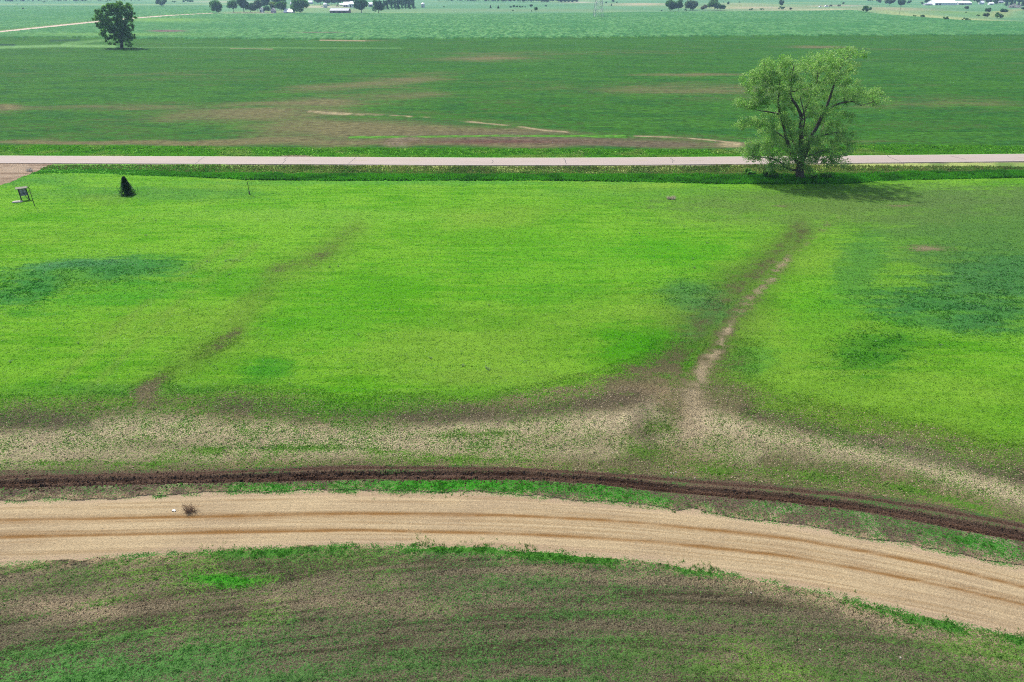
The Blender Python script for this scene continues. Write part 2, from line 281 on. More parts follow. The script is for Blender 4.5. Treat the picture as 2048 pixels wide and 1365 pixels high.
    # ---- under and along the road
    m = np.abs(Y - rd) < 3.9; reg[m & (Y > rd)] = 6; reg[m & (Y <= rd) & ~m2] = 5
    # ---- verge north of the road
    m = (Y >= rd + 3.2) & (Y < vnl + eg * 2); reg[m] = 6
    nv = mixc(np.tile(C(142, 214, 72), (n, 1)), C(204, 222, 130), sstep(.45, .7, f2) * .7); nv = mixc(nv, C(70, 150, 48), sstep(.5, .7, f1) * .5)
    soil[m] = C(140, 126, 104); veg[m] = nv[m]; gap = blob(X, Y, 590, 312, 42, 4) + .45 * blob(X, Y, 1160, 306, 16, 9)
    cov[m] = (1.0 + .4 * (f1 - .5) - 1.5 * gap)[m]
    z[m] = (.12 * (f1 - .5))[m]
    # ---- bean field
    far = Y / 300.
    m = (Y >= vnl + eg * 2) & (Y < cn); reg[m] = 7; lod[:] = np.where(m, 1, lod)
    wx2 = X + 9 * (fbm(X / 22, Y / 30, 3, 141) - .5); wy2 = Y + 16 * (fbm(X / 26, Y / 30, 3, 151) - .5)
    s1 = fbm(X / 38, Y / 9, 4, 161); s2 = fbm(X / 9, Y / 3.2, 3, 171)
    sv = mixc(np.tile(C(56, 114, 32), (n, 1)), C(74, 128, 40), sstep(.45, .7, s1) * .6); sv = mixc(sv, C(40, 98, 46), sstep(.5, .7, s2) * .5)
    ss = np.tile(C(124, 120, 80), (n, 1)); cs = 1.0 + .8 * (s1 - .5) + .5 * (s2 - .5)
    for a in [(560, 218, 280, 18, -4, .65), (640, 245, 200, 22, 0, .3), (760, 166, 160, 11, -5, .7), (820, 190, 130, 8, 0, .3), (330, 150, 300, 6, 0, .25), (690, 262, 250, 24, 0, .6), (1060, 274, 330, 14, 2, .9), (1000, 286, 170, 6, 0, .8), (1290, 290, 170, 6, 2, .9), (985, 117, 110, 6, 0, .85), (1100, 106, 250, 5, 0, .35),
              (1390, 150, 130, 4, 0, .85), (1420, 180, 250, 16, 0, .55), (1900, 208, 200, 13, 0, .5), (1640, 94, 70, 3, 0, .7), (280, 284, 220, 5, 0, .9), (20, 215, 34, 8, 0, .7), (200, 215, 260, 10, 0, .4), (640, 200, 60, 12, 0, .3), (830, 180, 60, 10, 0, .3), (300, 66, 60, 2, 0, .8), (700, 82, 90, 2, 0, .6), (1850, 100, 250, 2, 0, .3), (40, 285, 120, 4, 0, .5), (560, 285, 240, 8, 0, .4), (1700, 285, 200, 6, 0, .35)]:
        cs = cs - a[5] * blob(wx2 * .6 + X * .4, wy2 * .6 + Y * .4, *a[:5])
    ss = mixc(ss, C(112, 104, 82), blob(wx, wy, 1060, 275, 300, 13) * 1.0 + blob(wx, wy, 1290, 290, 170, 7))
    ss = mixc(ss, C(112, 76, 70), blob(wx, wy, 1000, 284, 180, 4) * .8)
    lite = stroke(wx2 * .3 + X * .7, wy2 * .3 + Y * .7, [(620, 224), (780, 231), (900, 240), (1000, 250), (1100, 263), (1200, 267), (1330, 274), (1480, 288)], [2.2, 2, 1.7, 1.5, 1.4, 1.1, 1.1], 1) * sstep(.36, .56, fbm(X / 6, Y / 12, 3, 145))
    lite = lite + blob(wx, wy, 1465, 290, 26, 5) + .8 * stroke(X, Y, [(460, 97.5), (545, 98.5)], 1.2) + .8 * stroke(X, Y, [(640, 81), (730, 82)], 1)
    ss = mixc(ss, C(184, 170, 132), lite * .9); cs = cs - .9 * lite
    # turning circles of the drill
    cx, cy = W(830, 286); rr = np.hypot((X - cx), (Y - cy) * .75); ring = (.5 + .5 * np.sin(rr * 6.2)) * sstep(9, 6, rr) * sstep(1.5, 3, rr) * sstep(2, -2, X - cx)
    ss = mixc(ss, C(150, 134, 116), ring * .7)
    cs = cs - .35 * sstep(9, 6, rr) * sstep(2, -2, X - cx)
    pale = stroke(wx, wy, [(-300, 96), (0, 95), (120, 92), (230, 93)], 3) + .6 * stroke(wx, wy, [(130, 88), (220, 80)], 3) + .4 * stroke(wx, wy, [(240, 95), (800, 97)], 1.5)
    sv = mixc(sv, C(98, 160, 50), .9 * stroke(wx * .3 + X * .7, wy * .3 + Y * .7, [(700, 275), (1000, 272), (1250, 273)], 2.6)); cs = cs + .9 * stroke(wx * .3 + X * .7, wy * .3 + Y * .7, [(700, 275), (1000, 272), (1250, 273)], 2.6); sv = mixc(sv, C(130, 178, 104), pale * .8); cs = cs + .6 * pale
    dk = stroke(wx, wy, [(-200, 90), (30, 90)], 2) + .7 * stroke(wx, wy, [(100, 82), (160, 80)], 2)
    sv = mixc(sv, C(40, 84, 60), dk)
    soil[m] = ss[m]; veg[m] = (sv * (.85 + .3 * fbm(X / 1.2, Y / .8, 2, 181))[:, None])[m]; cov[m] = cs[m]
    z[m] = .0
    # ---- corn
    m = (Y >= cn) & (Y < cf); reg[m] = 8; lod[:] = np.where(m, 2, lod)
    s3 = fbm(X / 60, Y / 40, 3, 191); s4 = fbm(X / 1.7, Y / 9, 3, 201)
    cvg = mixc(np.tile(C(66, 132, 70), (n, 1)), C(108, 166, 96), sstep(.38, .66, s4)); cvg = mixc(cvg, C(66, 136, 72), sstep(.45, .7, s3) * .6)
    cvg = mixc(cvg, C(132, 180, 84), .8 * blob(X, Y, 330, 42, 90, 4) + .6 * blob(X, Y, 230, 72, 200, 3))
    soil[m] = C(130, 112, 104); cc = 1.15 - 1.4 * blob(X, Y, 335, 65, 40, 2.4) - .8 * blob(X, Y, 640, 68, 80, 1.6)
    veg[m] = cvg[m]; cov[m] = cc[m]
    z[m] = (1.1 * sstep(0, 1.2, Y - cn) * (.9 + .15 * vn(X / 2.2, Y / 6, 3)) * sstep(-8, 40, cf - Y))[m]
    # ---- farm road and farm yard
    fr = d_frd(X, Y); hw = 6.0 + .006 * np.clip(Y - 600, 0, 500)
    m3 = (fr < hw + 1.5 * (f1 - .5)) & (Y > 170); reg[m3] = 10
    lod[m3] = 1; soil[m3] = C(226, 206, 184); cov[m3] = -.4; z[m3] = .35
    m4 = (fr > hw) & (fr < hw * 1.8) & (Y > 170); veg[m4] = C(120, 168, 90); z[m4] = .2; soil[m4] = C(150, 132, 116); cov[m4] = .6
    # ---- pastures beyond
    m = (Y >= cf) & ~m3; reg[m] = 9; lod[:] = np.where(m, 2, lod)
    s5 = fbm(X / 160, Y / 220, 3, 211)
    pv = mixc(np.tile(C(112, 164, 112), (n, 1)), C(140, 172, 112), sstep(.4, .7, s5)); pv = mixc(pv, C(94, 152, 104), sstep(.55, .35, fbm(X / 300, Y / 120, 2, 221)) * .8)
    for u, v, ru, rv, an, c, k in [(1285, 10, 60, 2.4, 0, (205, 185, 150), .9), (1520, 17, 80, 3, 0, (208, 186, 156), .9), (1480, 10, 60, 4, 0, (180, 180, 130), .8), (1790, 21, 90, 4.5, 2, (178, 172, 132), .9), (1850, 33, 150, 3, 4, (176, 188, 124), .9), (1900, 28, 110, 2, 3, (120, 165, 90), .8), (2020, 26, 46, 5, -8, (176, 180, 120), .9),
                                  (1950, 42, 90, 3, 2, (170, 184, 120), .8), (1600, 17, 60, 2.2, -4, (182, 176, 136), .8), (1680, 12, 60, 2, 0, (190, 176, 150), .7), (1640, 21, 70, 1.2, 0, (200, 196, 150), .8), (628, 14, 30, 2.6, 0, (196, 196, 150), .9), (665, 14.5, 50, 1.4, 0, (214, 200, 176), .8), (640, 20, 50, 4, 0, (130, 170, 110), .7),
                                  (700, 22, 30, 4, 0, (150, 164, 120), .8), (1050, 21, 260, 3, 0, (128, 158, 112), .9), (1000, 8, 300, 2, 0, (128, 170, 128), .6), (470, 28, 70, 1.6, 0, (176, 170, 140), .9), (1160, 5, 30, 1.2, 0, (215, 205, 180), .8), (1950, 15, 100, 4, 0, (118, 164, 116), .8), (450, 4, 80, 1.5, 0, (200, 190, 160), .6), (200, 17, 200, .7, 0, (160, 180, 130), .8)]:
        pv = mixc(pv, C(*c), k * blob(X + 12 * (s5 - .5), Y, u, v, ru, rv, an))
    veg[m] = pv[m]; soil[m] = C(150, 140, 112); cov[m] = 1.1
    return soil, veg, cov, reg, z, lod, trd

# ------------------------------------------------------------------ node helpers
def newmat(name):
    m = bpy.data.materials.new(name); m.use_nodes = True; return m, m.node_tree.nodes, m.node_tree.links
def math_(n, l, op, a, b=None, c=None, clamp=False):
    x = n.new('ShaderNodeMath'); x.operation = op; x.use_clamp = clamp
    for i, v in enumerate((a, b, c)):
        if v is None: continue
        if isinstance(v, (int, float)): x.inputs[i].default_value = v
        else: l.new(v, x.inputs[i])
    return x.outputs[0]
def mixcol(n, l, f, a, b, mode='MIX'):
    x = n.new('ShaderNodeMix'); x.data_type = 'RGBA'; x.blend_type = mode
    for s, v in ((x.inputs[0], f), (x.inputs[6], a), (x.inputs[7], b)):
        if isinstance(v, (int, float)): s.default_value = v
        elif isinstance(v, (tuple, list, np.ndarray)): s.default_value = (*v[:3], 1)
        else: l.new(v, s)
    return x.outputs[2]
def noise(n, l, vec, scale, detail=3, rough=.6, sc=(1, 1, 1)):
    mp = n.new('ShaderNodeMapping'); mp.inputs['Scale'].default_value = sc; l.new(vec, mp.inputs[0])
    t = n.new('ShaderNodeTexNoise'); t.inputs['Scale'].default_value = scale; t.inputs['Detail'].default_value = detail; t.inputs['Roughness'].default_value = rough
    l.new(mp.outputs[0], t.inputs[0]); return t.outputs[0]
def attr(n, name): a = n.new('ShaderNodeAttribute'); a.attribute_name = name; return a

def ground_material():
    m, n, l = newmat('land'); b = n['Principled BSDF']
    b.inputs['Roughness'].default_value = .95; b.inputs['Specular IOR Level'].default_value = .04
    pos = n.new('ShaderNodeNewGeometry').outputs['Position']
    near = noise(n, l, pos, 7.5, 4, .78); mid = noise(n, l, pos, 1.0, 6, .8, (.4, .55, 1)); far = noise(n, l, pos, .6, 5, .85, (1.3, .28, 1))
    lod = attr(n, 'lod').outputs['Fac']
    k1 = math_(n, l, 'MINIMUM', lod, 1.0); k2 = math_(n, l, 'MAXIMUM', math_(n, l, 'SUBTRACT', lod, 1.0), 0.0)
    def mx(f, a, c): return math_(n, l, 'ADD', math_(n, l, 'MULTIPLY', a, math_(n, l, 'SUBTRACT', 1.0, f)), math_(n, l, 'MULTIPLY', c, f))
    nn = mx(k2, mx(k1, near, mid), far)
    cov = attr(n, 'cover').outputs['Fac']
    e = math_(n, l, 'ADD', cov, math_(n, l, 'MULTIPLY', math_(n, l, 'SUBTRACT', nn, .5), math_(n, l, 'SUBTRACT', 4.0, math_(n, l, 'MULTIPLY', k1, 2.7))))
    mr = n.new('ShaderNodeMapRange'); mr.interpolation_type = 'SMOOTHSTEP'; l.new(e, mr.inputs[0]); l.new(math_(n, l, 'SUBTRACT', .36, math_(n, l, 'MULTIPLY', k1, .35)), mr.inputs[1]); l.new(math_(n, l, 'ADD', .64, math_(n, l, 'MULTIPLY', k1, .35)), mr.inputs[2])
    c = mixcol(n, l, mr.outputs[0], attr(n, 'soil').outputs['Color'], attr(n, 'veg').outputs['Color'])
    fine = noise(n, l, pos, 11, 4, .8); fm = mx(k1, fine, nn)
    br = math_(n, l, 'MAXIMUM', .15, math_(n, l, 'ADD', 1.0, math_(n, l, 'MULTIPLY', math_(n, l, 'SUBTRACT', fm, .5), math_(n, l, 'ADD', math_(n, l, 'MULTIPLY', math_(n, l, 'SUBTRACT', 1.0, k1), math_(n, l, 'SUBTRACT', 6.6, math_(n, l, 'MULTIPLY', math_(n, l, 'MINIMUM', math_(n, l, 'MAXIMUM', cov, 0.0), 1.0), 5.2))), math_(n, l, 'MULTIPLY', math_(n, l, 'SUBTRACT', k1, math_(n, l, 'MULTIPLY', math_(n, l, 'MAXIMUM', math_(n, l, 'MULTIPLY', attr(n, 'tread').outputs['Fac'], -1.0), 0.0), 1.4)), 3.4)))))
    cmb = n.new('ShaderNodeCombineColor')
    for i in range(3): l.new(br, cmb.inputs[i])
    c = mixcol(n, l, 1.0, c, cmb.outputs[0], 'MULTIPLY'); l.new(c, b.inputs['Base Color'])
    # bump: clods, blades, tread bars
    sx = n.new('ShaderNodeSeparateXYZ'); l.new(pos, sx.inputs[0])
    wv = math_(n, l, 'SINE', math_(n, l, 'MULTIPLY', math_(n, l, 'ADD', sx.outputs[0], math_(n, l, 'MULTIPLY', sx.outputs[1], .3)), 24.0))
    h = math_(n, l, 'ADD', math_(n, l, 'MULTIPLY', near, math_(n, l, 'SUBTRACT', .26, math_(n, l, 'MULTIPLY', math_(n, l, 'MAXIMUM', math_(n, l, 'MULTIPLY', attr(n, 'tread').outputs['Fac'], -1.0), 0.0), .17))), math_(n, l, 'MULTIPLY', math_(n, l, 'MULTIPLY', wv, math_(n, l, 'MAXIMUM', attr(n, 'tread').outputs['Fac'], 0.0)), .035))
    hm = math_(n, l, 'MULTIPLY', mid, .6); hf = math_(n, l, 'MULTIPLY', far, .8)
    hh = mx(k2, mx(k1, h, hm), hf)
    bp = n.new('ShaderNodeBump'); bp.inputs['Strength'].default_value = .9; bp.inputs['Distance'].default_value = 1.0; l.new(hh, bp.inputs['Height'])
    l.new(bp.outputs[0], b.inputs['Normal'])
    return m
LAND = ground_material()

def mesh_np(name, V, faces, k, attrs, mat, parent=None, smooth=True):
    me = bpy.data.meshes.new(name); nv = len(V); nf = len(faces)
    me.vertices.add(nv); me.vertices.foreach_set('co', V.astype(np.float32).ravel())
    me.loops.add(nf * k); me.loops.foreach_set('vertex_index', faces.astype(np.int32).ravel())
    me.polygons.add(nf); me.polygons.foreach_set('loop_start', np.arange(0, nf * k, k, dtype=np.int32))
    try: me.polygons.foreach_set('loop_total', np.full(nf, k, dtype=np.int32))
    except Exception: pass
    me.polygons.foreach_set('use_smooth', np.full(nf, smooth))
    for an, arr in attrs.items():
        if arr.ndim == 1:
            a = me.attributes.new(an, 'FLOAT', 'POINT'); a.data.foreach_set('value', arr.astype(np.float32))
        else:
            a = me.attributes.new(an, 'FLOAT_COLOR', 'POINT'); a.data.foreach_set('color', np.c_[arr, np.ones(len(arr))].astype(np.float32).ravel())
    me.update(calc_edges=True); me.validate()
    me.materials.append(mat)
    o = bpy.data.objects.new(name, me); COL.objects.link(o)
    if parent: o.parent = parent
    return o

# ------------------------------------------------------------------ the land: one continuous sheet, cut along its real borders
vs = np.concatenate([np.arange(1385, 340, -1.55), np.arange(340, 100, -.9), np.arange(100, -8, -.55)])
Yr = W(0 * vs + 1024, vs)[1]
Yr = np.concatenate([np.array([-220, -140, -80, -40, -15, 0, 8, 14, 18, 20, 21.5, 22.5]), Yr[Yr > 23], np.array([2700, 3000, 3500, 4200, 5200, 7000, 10000, 15000])])
Yr = Yr[np.concatenate([[True], np.diff(Yr) > 1e-4])]
NC = 1300; a_ = np.linspace(-1, 1, NC)
Wd = 1.22 * (.75 * (.887 * np.maximum(Yr, 0) + 15.7)) + 7 + np.maximum(-Yr, 0) * .6
X = (a_[None, :] * Wd[:, None]).ravel(); Y = np.repeat(Yr, NC)
soil, veg, cov, reg, z, lod, trd = survey(X, Y)
V = np.c_[X, Y, zlow(X, Y) + z]
NR = len(Yr); i0 = (np.arange(NR - 1)[:, None] * NC + np.arange(NC - 1)[None, :]).ravel()
FQ = np.c_[i0, i0 + 1, i0 + NC + 1, i0 + NC]; fr_ = reg[i0]
for r, nm in enumerate(REG):
    f = FQ[fr_ == r]
    if len(f) == 0: continue
    u, inv = np.unique(f.ravel(), return_inverse=True)
    o = mesh_np(nm, V[u], inv.reshape(-1, 4), 4, dict(soil=soil[u], veg=veg[u], cover=cov[u], lod=lod[u], tread=trd[u]), LAND)
    o['kind'] = 'structure'
del X, Y, soil, veg, cov, V, FQ

# ------------------------------------------------------------------ generic materials
def plain(name, col, rough=.8, var=.25, scale=3.0, col2=None, metal=0, sc=(1, 1, 1)):
    m, n, l = newmat(name); b = n['Principled BSDF']; b.inputs['Roughness'].default_value = rough; b.inputs['Metallic'].default_value = metal
    b.inputs['Specular IOR Level'].default_value = .3
    tc = n.new('ShaderNodeTexCoord').outputs['Object']; nz = noise(n, l, tc, scale, 4, .65, sc)
    c2 = np.asarray(col) * (1 - var) if col2 is None else col2
    mr = n.new('ShaderNodeMapRange'); l.new(nz, mr.inputs[0]); mr.inputs[1].default_value = .3; mr.inputs[2].default_value = .7
    l.new(mixcol(n, l, mr.outputs[0], tuple(col), tuple(c2)), b.inputs['Base Color']); return m
def leafmat(name, trans=.35):
    m, n, l = newmat(name); out = n['Material Output']; n.remove(n['Principled BSDF'])
    a = attr(n, 'col').outputs['Color']
    d = n.new('ShaderNodeBsdfDiffuse'); t = n.new('ShaderNodeBsdfTranslucent'); l.new(a, d.inputs[0])
    l.new(mixcol(n, l, 1.0, a, (.85, 1.12, .6), 'MULTIPLY'), t.inputs[0])
    x = n.new('ShaderNodeMixShader'); x.inputs[0].default_value = trans; l.new(d.outputs[0], x.inputs[1]); l.new(t.outputs[0], x.inputs[2])
    g = n.new('ShaderNodeBsdfGlossy'); g.inputs['Roughness'].default_value = .45; g.inputs[0].default_value = (.8, .9, .8, 1)
    y = n.new('ShaderNodeMixShader'); y.inputs[0].default_value = .015; l.new(x.outputs[0], y.inputs[1]); l.new(g.outputs[0], y.inputs[2])
    l.new(y.outputs[0], out.inputs[0]); return m
LEAF = leafmat('leaf', .5); GRASS = leafmat('grass_blade', .45)
BARK = plain('bark', (.11, .092, .075), .95, .5, 2.5, sc=(3, 3, .6))
BARKD = plain('dark_bark', (.05, .042, .035), .95, .4, 2.5)

def tagd(o, label=None, cat=None, group=None, kind=None):
    if label: o['label'] = label
    if cat: o['category'] = cat
    if group: o['group'] = group
    if kind: o['kind'] = kind
    return o
def empty(name, loc, rz=0, **k):
    o = bpy.data.objects.new(name, None); COL.objects.link(o); o.location = [float(v) for v in loc]; o.rotation_euler = (0, 0, rz)
    o.empty_display_size = .5
    return tagd(o, **k)

# ------------------------------------------------------------------ grass: tufts of blades
def tufts(name, X, Y, Z, H, SP, colr, nb=4, wd=.03, label=None, tipc=None, var=.25):
    n = len(X); N = n * nb
    x = np.repeat(X, nb) + rs.normal(0, 1, N) * np.repeat(SP, nb) * .35; y = np.repeat(Y, nb) + rs.normal(0, 1, N) * np.repeat(SP, nb) * .35; zz = np.repeat(Z, nb)
    h = np.repeat(H, nb) * rs.uniform(.6, 1.15, N); a = rs.uniform(0, 2 * np.pi, N); b = rs.uniform(0, 2 * np.pi, N)
    wv = (wd if np.isscalar(wd) else np.repeat(wd, nb)) * rs.uniform(.7, 1.3, N)
    ln = np.repeat(SP, nb) * rs.uniform(.2, 1.1, N)
    p0 = np.c_[x - np.cos(a) * wv, y - np.sin(a) * wv, zz - .03]; p1 = np.c_[x + np.cos(a) * wv, y + np.sin(a) * wv, zz - .03]
    tip = np.c_[x + np.cos(b) * ln, y + np.sin(b) * ln, zz + h]; mid = (p0 + p1) / 2 * .45 + tip * .55; mid[:, 2] += h * .15
    off = np.c_[np.cos(a) * wv, np.sin(a) * wv, 0 * wv] * .8
    V = np.stack([p0, p1, mid + off, tip, mid - off], 1).reshape(-1, 3)
    c = np.repeat(colr, nb, 0) * rs.uniform(1 - var, 1 + var, (N, 1)); cc = np.repeat(c, 5, 0)
    if tipc is not None: cc = cc.reshape(-1, 5, 3); cc[:, 3] = cc[:, 3] * .3 + np.asarray(tipc) * .7; cc = cc.reshape(-1, 3)
    Fc = np.arange(N * 5).reshape(-1, 5)
    o = mesh_np(name, V, Fc, 5, dict(col=np.clip(cc, 0, .9)), GRASS, smooth=False); o['kind'] = 'stuff'
    if label: o['label'] = label
    return o
def scatter(n, x0, x1, y0, y1): return rs.uniform(x0, x1, n), rs.uniform(y0, y1, n)
def pick(X, Y, regs, f):
    s, v, c, r, z, _, _ = survey(X, Y); m = np.isin(r, regs) & (rs.rand(len(X)) < f(c, X, Y)); return X[m], Y[m], (zlow(X, Y) + z)[m], v[m], c[m]

# foreground weeds
X, Y = scatter(420000, -46, 46, 22, 46)
x, y, zz, v, c = pick(X, Y, [0, 1, 2], lambda c, X, Y: np.clip((c - .12) * 1.25, 0, 1) * np.clip(.2 + 3.2 * (fbm(X / .32, Y / .28, 2, 301) - .42), 0, 1))
k = rs.rand(len(x))
tufts('weed_cover', x, y, zz, .025 + .07 * k * np.clip(c, .3, 1.2), .07 + .07 * k, v * (.85 + 1.0 * rs.rand(len(x))[:, None]), 3, .024)
# taller grass along both edges of the gravel road
X, Y = scatter(120000, -46, 46, 24, 46)
vb = lambda X, Y: (np.exp(-((c_gbot(X) - Y - .15 - .3 * np.sin(X / 3.1) - .5 * (fbm(X / 1.5, Y / 1.5, 2, 307) - .5)) / .5) ** 2) * sstep(.32, .6, fbm(X / 2.8, X * 0 + 3, 2, 101)) * sstep(-24, -14, X) + .9 * blob(X, Y, 930, 974, 190, 12) + .5 * blob(X, Y, 560, 976, 120, 7) + .8 * blob(X, Y, 450, 1158, 80, 14) + .35 * blob(X, Y, 1250, 995, 150, 12, 8) + .5 * blob(X, Y, 1950, 1090, 100, 8, 14)) * sstep(.35, .6, fbm(X / .6, Y / .6, 2, 305))
x, y, zz, v, c = pick(X, Y, [0, 1, 2], lambda c, X, Y: np.clip(vb(X, Y), 0, 1))
tufts('verge_grass', x, y, zz, rs.uniform(.06, .2, len(x)), rs.uniform(.08, .18, len(x)), C(100, 172, 58) * rs.uniform(.7, 1.3, (len(x), 1)), 5, .014)
m = (rs.rand(len(x)) < .10) & (fbm(x / .9, y / .8, 3, 303) > .44)
tufts('broadleaf_weeds', x[m], y[m], zz[m], rs.uniform(.05, .13, m.sum()), rs.uniform(.1, .2, m.sum()), C(116, 172, 82) * rs.uniform(.7, 1.35, (m.sum(), 1)), 7, .03)
# clods and pebbles
def lumps(name, X, Y, regs, smin, smax, col, f, mat):
    s_, v_, c_, r_, z_, _, _ = survey(X, Y); m = np.isin(r_, regs) & (rs.rand(len(X)) < f(X, Y, c_)); X, Y = X[m], Y[m]; Z = zlow(X, Y) + z_[m]
    n = len(X); sz = rs.uniform(smin, smax, n) ** 1.0
    B = np.array([[1, 0, 0], [0, 1, 0], [-1, 0, 0], [0, -1, 0], [0, 0, .8], [0, 0, -.5]], float); Tq = np.array([[0, 1, 4], [1, 2, 4], [2, 3, 4], [3, 0, 4], [1, 0, 5], [2, 1, 5], [3, 2, 5], [0, 3, 5]])
    V = B[None] * sz[:, None, None] * rs.uniform(.55, 1.3, (n, 6, 3)); a = rs.uniform(0, 6.28, n); ca, sa = np.cos(a)[:, None], np.sin(a)[:, None]
    V = np.stack([V[..., 0] * ca - V[..., 1] * sa, V[..., 0] * sa + V[..., 1] * ca, V[..., 2]], -1) + np.c_[X, Y, Z + sz * .2][:, None]
    Fq = (Tq[None] + np.arange(n)[:, None, None] * 6).reshape(-1, 3); cc = np.repeat(np.tile(col, (n, 1)) * rs.uniform(.6, 1.35, (n, 1)), 6, 0)
    o = mesh_np(name, V.reshape(-1, 3), Fq, 3, dict(col=cc), mat, smooth=False); o['kind'] = 'stuff'
SOIL = newmat('crumbled_soil')[0]; _n = SOIL.node_tree.nodes; _a = attr(_n, 'col'); SOIL.node_tree.links.new(_a.outputs['Color'], _n['Principled BSDF'].inputs['Base Color']); _n['Principled BSDF'].inputs['Roughness'].default_value = .95; _n['Principled BSDF'].inputs['Specular IOR Level'].default_value = .05
X, Y = scatter(60000, -50, 50, 32, 47)
lumps('soil_clods', X, Y, [2, 3, 4], .02, .11, C(112, 88, 71), lambda X, Y, c: np.exp(-((Y - c_rutc(X)) / .8) ** 2) * (.25 + .75 * sstep(14, -10, X)), SOIL)
X, Y = scatter(90000, -62, 62, 40, 56)
lumps('dry_clods', X, Y, [4], .02, .075, C(190, 172, 140), lambda X, Y, c: .5 * np.clip(1 - c, 0, 1), SOIL)
X, Y = scatter(60000, -46, 46, 22, 46)
lumps('foreground_clods', X, Y, [0, 2], .015, .06, C(120, 106, 84), lambda X, Y, c: .7 * np.clip(1 - c, 0, 1), SOIL)
X, Y = scatter(26000, -50, 50, 22, 46)
lumps('gravel_stones', X, Y, [1], .012, .032, C(206, 190, 156), lambda X, Y, c: .5 + 0 * X, SOIL)
# sparse grass of the bare band
X, Y = scatter(240000, -70, 70, 40, 66)
x, y, zz, v, c = pick(X, Y, [4], lambda c, X, Y: np.clip(c * .9 - .1, 0, .8) * (c < 1.05))
tufts('sparse_grass', x, y, zz, rs.uniform(.03, .09, len(x)), rs.uniform(.06, .13, len(x)), v * .95, 3, .022)
# lawn
yy = 46 + 106 * rs.rand(260000) ** 1.15; xx = rs.uniform(-1, 1, len(yy)) * (.8 * (.887 * yy + 15.7) + 8)
x, y, zz, v, c = pick(xx, yy, [4], lambda c, X, Y: np.clip(c, 0, 1))
tl = sum(blob(x, y, *q) for q in [(170, 548, 190, 30, -4), (40, 590, 110, 22, -8), (1900, 620, 210, 46, 6), (2020, 560, 170, 70, 0), (1750, 700, 100, 40, -6), (1385, 592, 78, 34, 10)]) * sstep(.35, .6, fbm(x / 1.8, y / .9, 3, 331))
tufts('lawn_grass', x, y, zz, rs.uniform(.02, .055, len(x)) * (1 + 1.9 * tl), rs.uniform(.12, .28, len(x)), v * 1.08, 3, .03 + .00035 * y, var=.12)
# tall ditch grass
X, Y = scatter(150000, -150, 150, 126, 146)
x, y, zz, v, c = pick(X, Y, [5], lambda c, X, Y: np.clip(c, 0, 1) * (Y < c_road(X) - 4.4))
t = (y - c_ds(x)) / np.maximum(c_road(x) - 4 - c_ds(x), .5)
lf = sstep(-80, -58, x); hh = (.16 + .36 * np.exp(-((t - .25) / .28) ** 2) * lf + .1 * lf) * (.2 + 1.6 * fbm(x / 3.2, y / 1.4, 3, 311))
tufts('ditch_grass', x, y, zz, hh, hh * .35, v * (1.0 + .25 * (fbm(x / 1.5, y / 1.5, 2, 313)[:, None] - .5)), 4, .06, tipc=None)
m = (t > .4) & (rs.rand(len(x)) < .3)
tufts('seed_heads', x[m], y[m], zz[m], hh[m] * 1.1 + .15, hh[m] * .2, np.tile(C(176, 168, 118), (m.sum(), 1)), 2, .05)
X, Y = scatter(130000, -175, 175, 146, 170)
x, y, zz, v, c = pick(X, Y, [6], lambda c, X, Y: np.clip(c, 0, 1) * (Y > c_road(X) + 4.3))
hh = (.12 + .45 * fbm(x / 3, y / 2, 3, 321)) * sstep(4.2, 6, y - c_road(x))
tufts('roadside_grass', x, y, zz, hh, hh * .4, v, 4, .07)

# ------------------------------------------------------------------ paved road
def road_material():
    m, n, l = newmat('pale_asphalt'); b = n['Principled BSDF']; b.inputs['Roughness'].default_value = .9
    tc = n.new('ShaderNodeNewGeometry').outputs['Position']
    big = noise(n, l, tc, .25, 4, .6, (.25, 1.5, 1)); fine = noise(n, l, tc, 6, 3, .7)
    c = mixcol(n, l, big, C(208, 190, 178), C(182, 165, 152)); c = mixcol(n, l, math_(n, l, 'MULTIPLY', fine, .35), c, C(150, 140, 134)); l.new(c, b.inputs['Base Color']); return m
rx = np.linspace(-260, 260, 400); ry = c_road(rx); rz = zlow(rx, ry)
def ribbon(name, xs, off0, off1, dz, mat, parent=None, skirt=.12):
    yc = c_road(xs); zc = .22 + dz
    P = [(off0, -skirt), (off0, 0), ((off0 + off1) / 2, .05 if off1 - off0 > 3 else 0), (off1, 0), (off1, -skirt)]
    V = np.concatenate([np.c_[xs, yc + o, np.full(len(xs), zc + q)] for o, q in P]); n = len(xs); Fq = []
    for j in range(4):
        i = np.arange(n - 1) + j * n; Fq.append(np.c_[i, i + 1, i + n + 1, i + n])
    return mesh_np(name, V, np.concatenate(Fq), 4, {}, mat, parent, smooth=False)
road = ribbon('road', rx, -3.55, 3.55, .06, road_material()); road['kind'] = 'structure'
YEL = plain('faded_yellow_paint', C(214, 200, 158), .8, .15, 8); WHT = plain('worn_white_paint', C(228, 222, 216), .8, .12, 5)
x0 = W(40, 322)[0]
for i in range(-18, 24):
    xs = np.linspace(x0 + i * 12.2, x0 + i * 12.2 + 3.0, 4)
    if abs(xs[0]) < 150: ribbon('lane_marking', xs, -.08, .08, .122, YEL, road, .01)
ribbon('edge_line', rx, -3.35, -3.22, .073, WHT, road, .01); ribbon('edge_line', rx, 3.22, 3.35, .073, WHT, road, .01)
CRK = plain('crack_sealant', (.03, .028, .026), .6)
